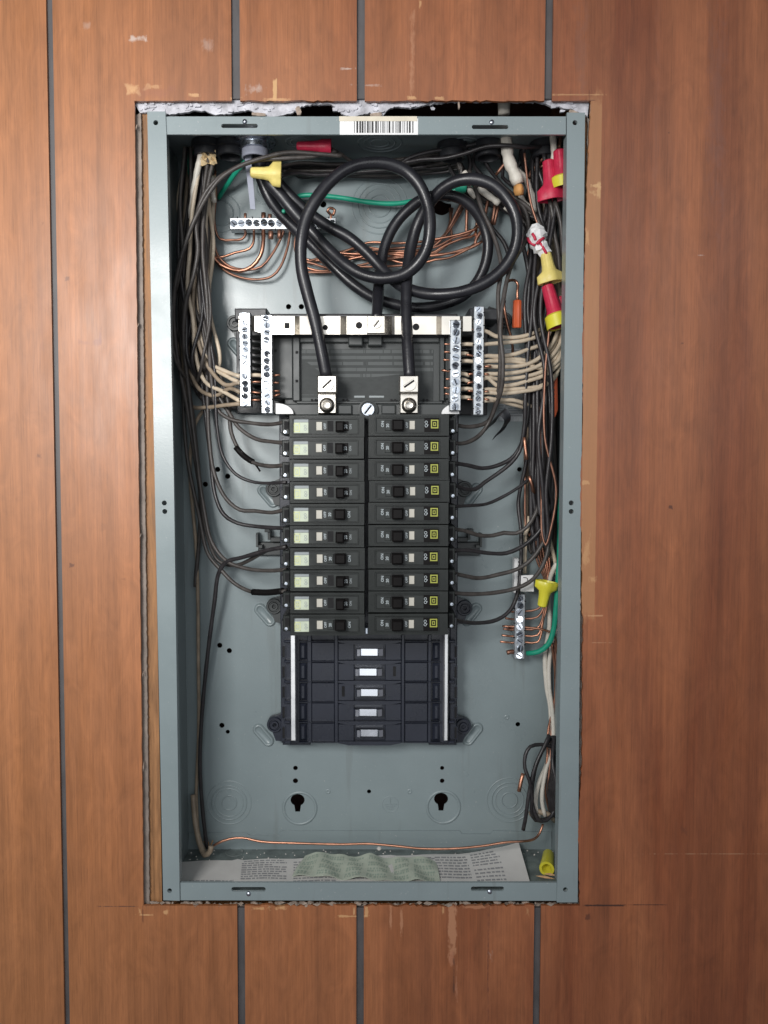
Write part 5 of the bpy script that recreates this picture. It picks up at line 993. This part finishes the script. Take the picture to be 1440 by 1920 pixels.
wire('dull_copper', 1.2, [(1030, 304, 60), (1012, 314, 64), (994, 324, 68)], 'thin copper wire below the sloping one at the top right')
wire('dull_copper', 1.4, [(952, 300, 60), (942, 312, 62), (930, 328, 66)], 'copper wire left of the fat white cable')
wire('dull_copper', 1.8, [(1052, 250, 46), (1050, 262, 44), (1048, 280, 44)], 'copper end beside the upper red connector')
# dark wires round the right corner
GQ = 'black wires curving round the top right corner'
for k, (pts, lab) in enumerate((([(900, 340, 66), (930, 352, 60), (960, 368, 56), (990, 388, 50), (1008, 412, 46), (1022, 450, 46), (1034, 500, 50), (1036, 560, 54)], 'black wire crossing from the clamp over the taped bundle'),
     ([(1030, 375, 46), (1036, 400, 46), (1038, 430, 48), (1046, 470, 50), (1050, 520, 54)], 'dusty wire leaving the large red connector'), ([(1040, 378, 44), (1050, 410, 44), (1054, 450, 46), (1055, 480, 52)], 'right wire under the large red connector'),
     ([(1010, 425, 58), (990, 430, 54), (980, 450, 52), (984, 475, 54), (992, 520, 56), (990, 590, 56), (1000, 640, 56), (1014, 680, 58)], 'black wire curling left round the taped bundle'),
     ([(1038, 535, 50), (1044, 560, 46), (1050, 590, 42), (1056, 605, 44), (1058, 630, 54)], 'black wire crossing the lower red connector'), ([(1044, 560, 44), (1034, 580, 46), (1022, 605, 50), (1016, 650, 54), (1020, 720, 58)], 'black wire slanting from the yellow skirt to the left'),
     ([(985, 400, 60), (1000, 408, 58), (1020, 405, 58), (1045, 410, 60)], 'black wire lying level below the cream cable'), ([(905, 400, 84), (925, 430, 86), (945, 455, 86), (960, 500, 88)], 'dark wire behind the big right loop'),
     ([(850, 345, 76), (870, 352, 74), (895, 362, 72), (940, 366, 70), (975, 380, 68)], 'dark wire beneath the top of the big right loop'))):
    wire('dusty_wire' if k in (0, 1, 2, 4) else 'black_wire', 2.0, pts, lab, GQ)
rnd = random.Random(99)
for k in range(9):      # tangle below the right clamps
    u = 850 + k * 20; 
    wire('black_wire', 1.8, [(u + rnd.uniform(-8, 8), 276, 60 + rnd.uniform(-8, 14)), (u + rnd.uniform(-14, 14), 305, 74), (u + rnd.uniform(-4, 26), 332, 80), (u + 40, 356 + rnd.uniform(-8, 8), 82), (985, 380 + rnd.uniform(-10, 20), 80), (1010, 440 + rnd.uniform(0, 20), 84)], 'black wire in the dark tangle under the clamps at the top right', 'black wires in the dark tangle at the top right')

# ================================================================ CONNECTORS (wire nuts) and small things
GN = 'winged plastic wire connectors'
def wirenut(tip, mouth, r, m, label, wings=True, d=None, skirt=None):
    a, b = P(*tip), P(*mouth); ax = b - a; L_ = ax.length; r = r / 1000
    t = thing('wire_connector', a, label, 'wire connector', GN)
    wf = (lambda an, h: 1 + (0.55 * abs(math.cos(an)) ** 8 * max(0, min(1, (h / L_ - 0.58) / 0.14)) if wings else 0) + 0.035 * math.cos(18 * an) * (h / L_ < .62))
    mb = MB(); mb.lathe(a, ax, [(0, 0), (r * .42, .0002), (r * .58, .0012), (r * .60, L_ * .1), (r * .68, L_ * .45), (r * .74, L_ * .6), (r * .95, L_ * .74), (r * 1.0, L_ * .98), (r * .96, L_), (r * .8, L_), (r * .72, L_ * .9), (r * .6, L_ * .6), (0, L_ * .55)], 42, wf)
    mb.build('shell', m, t, smooth='auto')
    if skirt:
        mb = MB(); mb.lathe(a, ax, [(r * .9, L_ * .70), (r * 1.12, L_ * .74), (r * 1.2, L_ * 1.02), (r * 1.05, L_ * 1.02), (r * .85, L_ * .8)], 30); mb.build('skirt', skirt, t, smooth='auto')
    return t
wirenut((469, 323, 40), (527, 327, 42), 7.4, 'yellow', 'pale yellow winged connector lying level at the top left')
wirenut((556, 274, 40), (621, 275, 40), 6.4, 'red', 'red tapered connector lying level under the top rim', wings=False)
wirenut((1028, 300, 40), (1036, 376, 40), 8.6, 'red', 'large red winged connector at the top right, mouth down')
wirenut((1048, 280, 34), (1056, 350, 36), 8.6, 'red', 'smaller red connector with yellow skirt half behind the right rim', wings=False, skirt='bright_yellow')
wirenut((1023, 474, 42), (1034, 530, 40), 8.0, 'yellow', 'pale yellow winged connector under the taped bundle, mouth down')
wirenut((1026, 534, 44), (1048, 612, 40), 9.0, 'red', 'red connector with bright yellow skirt tilted on the right wires', wings=False, skirt='bright_yellow')
wirenut((1048, 556, 50), (1058, 600, 50), 8.0, 'red', 'red connector showing behind the right rim near the yellow skirt', wings=False, skirt='bright_yellow')
wirenut((1016, 1138, 62), (1026, 1090, 60), 7.2, 'bright_yellow', 'bright yellow connector upside down beside the green wire')
fc = onz(1027, 1615, FLR); t = thing('wire_connector', fc, 'bright yellow connector lying loose in the bottom right corner with open mouth', 'wire connector', GN)
mb = MB(); a = Vector((fc.x + 0.001, 0.074, FLR + 0.0068)); b = P(1028, 1612, 40); ax = Vector((b.x - a.x, -0.028, -0.001)); L_ = ax.length
mb.lathe(a, ax, [(0, 0), (.0046, .0004), (.0052, .002), (.0058, L_ * .6), (.0068, L_ * .9), (.0068, L_), (.0045, L_), (.0032, L_ * .9), (.0026, L_ * .6), (0, L_ * .5)], 24); mb.build('shell', 'bright_yellow', t, smooth='auto')
# orange crimp sleeve with its copper wire
t = thing('crimp_sleeve', P(970, 615, 52), 'orange cylindrical sleeve standing beside the big right loop', 'sleeve')
mb = MB(); mb.lathe(P(970, 563, 52), (0, 0.05, -1), [(0, 0), (.0030, 0), (.0036, .0008), (.0038, .010), (.0040, .0235), (.0034, .0245), (0, .0245)], 20, lambda a, h: 1 + .05 * math.cos(10 * a)); mb.build('sleeve', 'orange', t, smooth='auto')
wire('copper', 1.3, [(970, 566, 52), (970, 545, 52), (971, 535, 50), (968, 528, 50), (960, 525, 54), (950, 530, 60), (945, 550, 64), (946, 580, 64), (952, 610, 68), (960, 640, 72), (962, 680, 80)], 'copper wire rising from the orange sleeve and bending back down')
mb = MB(); mb.lathe(P(987, 566, 68), (0, 0.05, -1), [(0, 0), (.0034, 0), (.0036, .0008), (.0038, .016), (0, .0165)], 16); tag(mb.build('crimp_sleeve', 'orange', None, origin=P(987, 566, 68), smooth='auto'), 'second orange sleeve mostly hidden behind the black wires', 'sleeve')
mb = MB(); q = P(972, 352, 42); mb.lathe(q + Vector((0, 0, .003)), (0.1, 0, -1), [(0, 0), (.004, .001), (.0046, .005), (.0036, .009), (0, .010)], 12, lambda a, h: 1 + .15 * math.sin(3 * a)); tag(mb.build('paper_stub', 'orange_wood', None, origin=q, smooth=True), 'tan paper stub at the torn end of the fat white cable', 'paper')
# crumpled tan paper at the top left
rnd = random.Random(3)
mb = MB(); c = P(390, 293, 46); vs = []
for i in range(7):
    for j in range(7):
        vs.append(c + Vector(((i - 3) * .0024 + rnd.uniform(-.0007, .0007), rnd.uniform(-.002, .002) + (.002 if (i + j) % 3 else -.001), (j - 3) * .0021 - abs(i - 3) * .0006 + rnd.uniform(-.0007, .0007))))
mb.add(vs, [(i * 7 + j, (i + 1) * 7 + j, (i + 1) * 7 + j + 1, i * 7 + j + 1) for i in range(6) for j in range(6)]); tag(mb.build('torn_paper', 'yellow_paper', None, origin=c), 'torn tan paper wrapping by the cut cream sheaths at the top left', 'paper')
# grey strip hanging from the conduit
mb = MB(); pts = [(463, 270, 52), (466, 310, 50), (470, 350, 52), (474, 392, 56)]; vs = []
for (u, v, d) in pts:
    a = P(u, v, d); w = .0030 - .0008 * (v - 270) / 120; vs += [a + Vector((-w, 0, 0)), a + Vector((w, .001, 0)), a + Vector((w, .0022, 0)), a + Vector((-w, .0012, 0))]
fs = []
for k in range(3):
    o = 4 * k
    for j in range(4): fs.append((o + j, o + (j + 1) % 4, o + 4 + (j + 1) % 4, o + 4 + j))
mb.add(vs, fs + [(12, 13, 14, 15)]); tag(mb.build('pvc_strip', 'grey_pvc', None, origin=P(463, 270, 52)), 'grey plastic strip hanging straight down from the conduit', 'strip')
# white and red taped bundle
tb = thing('taped_bundle', P(1010, 450, 44), 'wires wrapped in white tape with red marks above the pale yellow connector', 'taped bundle')
mb = MB(); sp = spline([(1008, 425, 50), (1006, 440, 45), (1008, 455, 43), (1018, 468, 43), (1025, 478, 43)], .002); mb.tube(sp, .0078, 14, True, lambda t: (.45 + 2.2 * t if t < .28 else 1.15 - .68 * (t - .28)) + .10 * math.sin(t * 34))
rw = random.Random(9); mb.v = [q + Vector((rw.uniform(-.0009, .0009), rw.uniform(-.0009, .0009), rw.uniform(-.0009, .0009))) for q in mb.v]; mb.build('tape_wrap', 'sticker', tb)
for pts in ([(998, 438, 36), (1002, 444, 35), (1004, 450, 35)], [(1012, 455, 37), (1018, 464, 37), (1025, 476, 38)], [(1006, 458, 36), (1012, 451, 35), (1020, 446, 36)], [(989, 446, 42), (994, 455, 40), (1004, 460, 38)]):
    mb = MB(); mb.tube(spline(pts, .002), .0013, 8); mb.build('red_stripe', 'red', tb, smooth=True)
# green dot and black connector bits
mb = MB(); mb.lathe(P(876, 353, 72), (-1, 0, .1), [(0, 0), (.004, .001), (.0048, .003), (.0048, .010), (0, .012)], 16); tag(mb.build('green_connector', 'green', None, origin=P(876, 353, 72), smooth='auto'), 'green plastic end at the right of the level green wire', 'connector')
mb = MB(); c = P(532, 396, 66); mb.lathe(c, (0, -1, 0), [(0, .002), (.0014, .0016), (.002, 0)], 12); tag(mb.build('green_wire_end', 'green', None, origin=c), 'small green wire end seen between the thick cables', 'wire end')
# black clip at the right of the base (tape flag)
vs = []; path = [(920, 800, 52), (928, 786, 44), (936, 776, 36), (944, 774, 30), (951, 782, 30), (948, 796, 38), (940, 806, 46), (934, 816, 50)]
sp = spline(path, .0025)
for i, q in enumerate(sp):
    t_ = i / len(sp); w = Vector((.0052, .0035 * math.sin(t_ * 5), .0050)) * (0.8 + .25 * math.sin(t_ * 9))
    vs += [q - w, q - w * .3 + Vector((0, -.0008, .0006)), q + w * .4 + Vector((0, .0006, 0)), q + w]
mb = MB(); mb.add(vs, [(4 * t + j, 4 * t + j + 1, 4 * t + j + 5, 4 * t + j + 4) for t in range(len(sp) - 1) for j in range(3)]); tag(mb.build('tape_flag', 'black', None, origin=sp[0], smooth='auto'), 'crumpled flag of black tape below the outer right neutral bar', 'tape')
# silver label on the back panel
mb = MB(); a = P(936, 790, 97.4); b = P(1022, 652, 97.4); mb.add([(a.x, .0974, a.z), (b.x, .0974, a.z), (b.x, .0974, b.z), (a.x, .0974, b.z), (a.x, .0978, a.z), (b.x, .0978, a.z), (b.x, .0978, b.z), (a.x, .0978, b.z)], [(0, 1, 2, 3), (1, 5, 6, 2), (3, 2, 6, 7), (4, 0, 3, 7), (4, 5, 1, 0)])
uvq = [(0, 0), (b.x - a.x, 0), (b.x - a.x, b.z - a.z), (0, b.z - a.z)]; tag(mb.build('silver_label', 'silver_label', None, origin=a, uvs=uvq + uvq), 'silver printed label on the back panel behind the cream wires', 'label')
# orange warning tag
t = thing('warning_tag', P(1037, 780, 66), 'orange warning tag hanging upright behind the right bundle', 'tag')
mb = MB(); mb.plate(xz([(1027, 700), (1045, 700), (1046, 768), (1041, 782), (1034, 784), (1030, 768)], 62), [], .062, .0628); mb.build('card', 'orange', t)
text_mesh('WARNING', .0062, t, P(1036, 730, 61.6), R(90), 'dark_print')
# white plastic wall marker by the short earth bar and the paper tag
mb = MB(); mb.pbox(964, 1047, 972, 1112, 80, 90, .0005)
for k in range(3): mb.pbox(972, 1049 + k * 7, 975, 1052 + k * 7, 80, 84)
tag(mb.build('plastic_strip', 'sticker', None, origin=P(968, 1112, 85)), 'white plastic strip standing above the short earth bar', 'strip')
t = thing('paper_tag', P(988, 1109, 70), 'small white paper tag with a black mark above the earth bar', 'tag')
mb = MB(); mb.plate(xz([(977, 1079), (1000, 1078), (1001, 1109), (976, 1109)], 72), [], .072, .0724); mb.build('paper', 'sticker', t)
mb = MB(); mb.tube(spline([(981, 1083, 71.8), (988, 1084, 71.8), (989, 1090, 71.8), (983, 1096, 71.8)], .001), .00035, 6); mb.build('pen_mark', 'dark_print', t)
# ---------------------------------------------------------------- papers on the floor of the box
def sheet(name, corners, nx, ny, m, label, lift=None, seed=1, th=0.0004, ink=None, blocks=()):
    """corners in pixels on the box floor: near-left, near-right, far-right, far-left"""
    c = [onz(u, v, FLR) for u, v in corners]; rnd = random.Random(seed); vs = []; uvs = []
    for j in range(ny + 1):
        for i in range(nx + 1):
            s, t = i / nx, j / ny; q = c[0] * (1 - s) * (1 - t) + c[1] * s * (1 - t) + c[2] * s * t + c[3] * (1 - s) * t
            z = FLR + 0.0009 + (lift(s, t) if lift else 0) + rnd.uniform(0, .0002)
            vs.append((q.x, q.y, z)); uvs.append((q.x, q.y))
    n = len(vs); vs += [(x, y, z - th) for x, y, z in vs]; uvs = uvs * 2; W_ = nx + 1
    fs = [(j * W_ + i, j * W_ + i + 1, (j + 1) * W_ + i + 1, (j + 1) * W_ + i) for j in range(ny) for i in range(nx)]
    fs += [tuple(n + k for k in reversed(f)) for f in fs]
    for i in range(nx): fs.append((i + 1, i, n + i, n + i + 1)); k = ny * W_ + i; fs.append((k, k + 1, n + k + 1, n + k))
    for j in range(ny): k = j * W_; fs.append((k, k + W_, n + k + W_, n + k)); k = j * W_ + nx; fs.append((k + W_, k, n + k, n + k + W_))
    mb = MB(); mb.add(vs, fs); o = mb.build(name, m, None, origin=c[0], smooth='auto', uvs=uvs); tag(o, label, 'paper')
    if blocks:      # rows of printed words, following the sheet
        def at(s, t):
            i = min(nx - 1, int(s * nx)); j = min(ny - 1, int(t * ny)); fs_, ft = s * nx - i, t * ny - j; g = lambda a, b: Vector(vs[b * (nx + 1) + a])
            q = g(i, j) * (1 - fs_) * (1 - ft) + g(i + 1, j) * fs_ * (1 - ft) + g(i, j + 1) * (1 - fs_) * ft + g(i + 1, j + 1) * fs_ * ft
            return q + Vector((0, 0, .00025))
        k = MB()
        for (s0, s1, t0, t1, rows, hgt) in blocks:
            for r_ in range(rows):
                tt = t0 + (t1 - t0) * (r_ + .5) / rows; x = s0; end = s1 - (rnd.uniform(0, .4) * (s1 - s0) if rnd.random() < .25 else 0)
                while x < end:
                    w = min(rnd.uniform(.004, .016), end - x)
                    if w > .002: k.add([at(x, tt - hgt), at(x + w, tt - hgt), at(x + w, tt + hgt), at(x, tt + hgt)], [(0, 1, 2, 3)])
                    x += w + rnd.uniform(.0016, .0045) * (3 if len(blocks) > 12 else 1)
        p_ = k.build('printing', ink, o); p_['kind'] = 'stuff'
    return o
BL = [(.02, .16, .06, .22, 2, .02), (.18, .31, .22, .88, 8, .022), (.185, .30, .90, .95, 1, .02), (.33, .45, .12, .9, 8, .02), (.475, .60, .2, .93, 8, .02), (.62, .735, .15, .92, 8, .022), (.745, .84, .2, .92, 8, .022), (.735, .745, .3, .9, 5, .02), (.852, .935, .1, .5, 4, .02), (.852, .935, .55, .95, 5, .018)]
sheet('instruction_sheet', [(330, 1664), (996, 1664), (972, 1600), (338, 1618)], 60, 10, 'paper', 'long white printed instruction sheet lying on the floor of the box', lambda s, t: .0008 * math.sin(s * 19) ** 2 + max(0, s - .80) ** 2 * .26 * t + .0014 * max(0, 1 - abs(s - .165) * 90) + .0014 * max(0, 1 - abs(s - .61) * 90), 4, ink='ink', blocks=BL)
GBL = [(a_ + .02, a_ + w_, t_, t_ + .16, 2, .03) for a_, w_ in ((.0, .12), (.14, .17), (.33, .13), (.48, .16), (.67, .12), (.81, .16)) for t_ in (.06, .28, .50, .74)]
def fold(s, t):
    z = (s * 3) % 1; return .0016 + .0034 * (1 - abs(z * 2 - 1)) * (.75 + .25 * t) + .0012 * math.sin(s * 31 + t * 5)
sheet('green_slip', [(548, 1648), (826, 1662), (818, 1618), (572, 1607)], 48, 6, 'green_paper', 'folded pale green printed slip zigzagging across the white instruction sheet', fold, 6, ink='green_ink', blocks=GBL)
# debris
rnd = random.Random(17); mb = MB()
for k in range(90):
    u = rnd.uniform(350, 1040); v = rnd.uniform(1593, 1618); q = onz(u, v, FLR); r = rnd.uniform(.0003, .0011)
    mb.add([q + Vector((-r, 0, 0)), q + Vector((0, -r, 0)), q + Vector((r * .9, r * .2, 0)), q + Vector((0, r, 0)), q + Vector((0, 0, r * 1.1))], [(0, 1, 4), (1, 2, 4), (2, 3, 4), (3, 0, 4)])
o = mb.build('plaster_crumbs', 'crumb', None, origin=onz(700, 1605, FLR)); o['kind'] = 'stuff'; o['label'] = 'scattered plaster crumbs on the floor of the box'; o['category'] = 'debris'
q = onz(711, 1592, FLR); mb = MB(); mb.lathe(q, (0, 0, 1), [(.0026, 0), (.0028, .0012), (.0016, .0026), (0, .003)], 10, lambda a, h: 1 + .15 * math.sin(3 * a)); tag(mb.build('plaster_lump', 'crumb', None, origin=q, smooth=True), 'small white plaster lump near the middle of the box floor', 'debris')
for (u, v, ln, a, lab) in ((1022, 1645, .018, -0.5, 'pale wood sliver in the bottom right corner by the yellow connector'), (1032, 1640, .012, 0.3, 'short wood chip beside the sliver in the bottom right corner')):
    q = onz(u, v, FLR + .001); mb = MB(); e = Vector((math.cos(a), -.3, 0)).normalized(); p = Vector((-e.y, e.x, 0)) * .0018
    mb.add([q - e * ln / 2, q + p, q + e * ln / 2, q - p, q + Vector((0, 0, .0016))], [(0, 1, 2, 3), (0, 3, 4), (3, 2, 4), (2, 1, 4), (1, 0, 4)]); tag(mb.build('wood_sliver', 'wood_chip', None, origin=q), lab, 'wood sliver')
q = onz(392, 1596, FLR); mb = MB()
for k in range(7):
    a = rnd.uniform(-1, 1); mb.tube([q + Vector((0, 0, .002)), q + Vector((math.sin(a) * .006, -.002, .009 + rnd.uniform(0, .003)))], .0005, 5)
tag(mb.build('paper_shreds', 'orange_wood', None, origin=q), 'frayed brown paper shreds in the bottom left corner', 'debris')
for o in list(bpy.data.objects):
    if 'org' in o: del o['org']
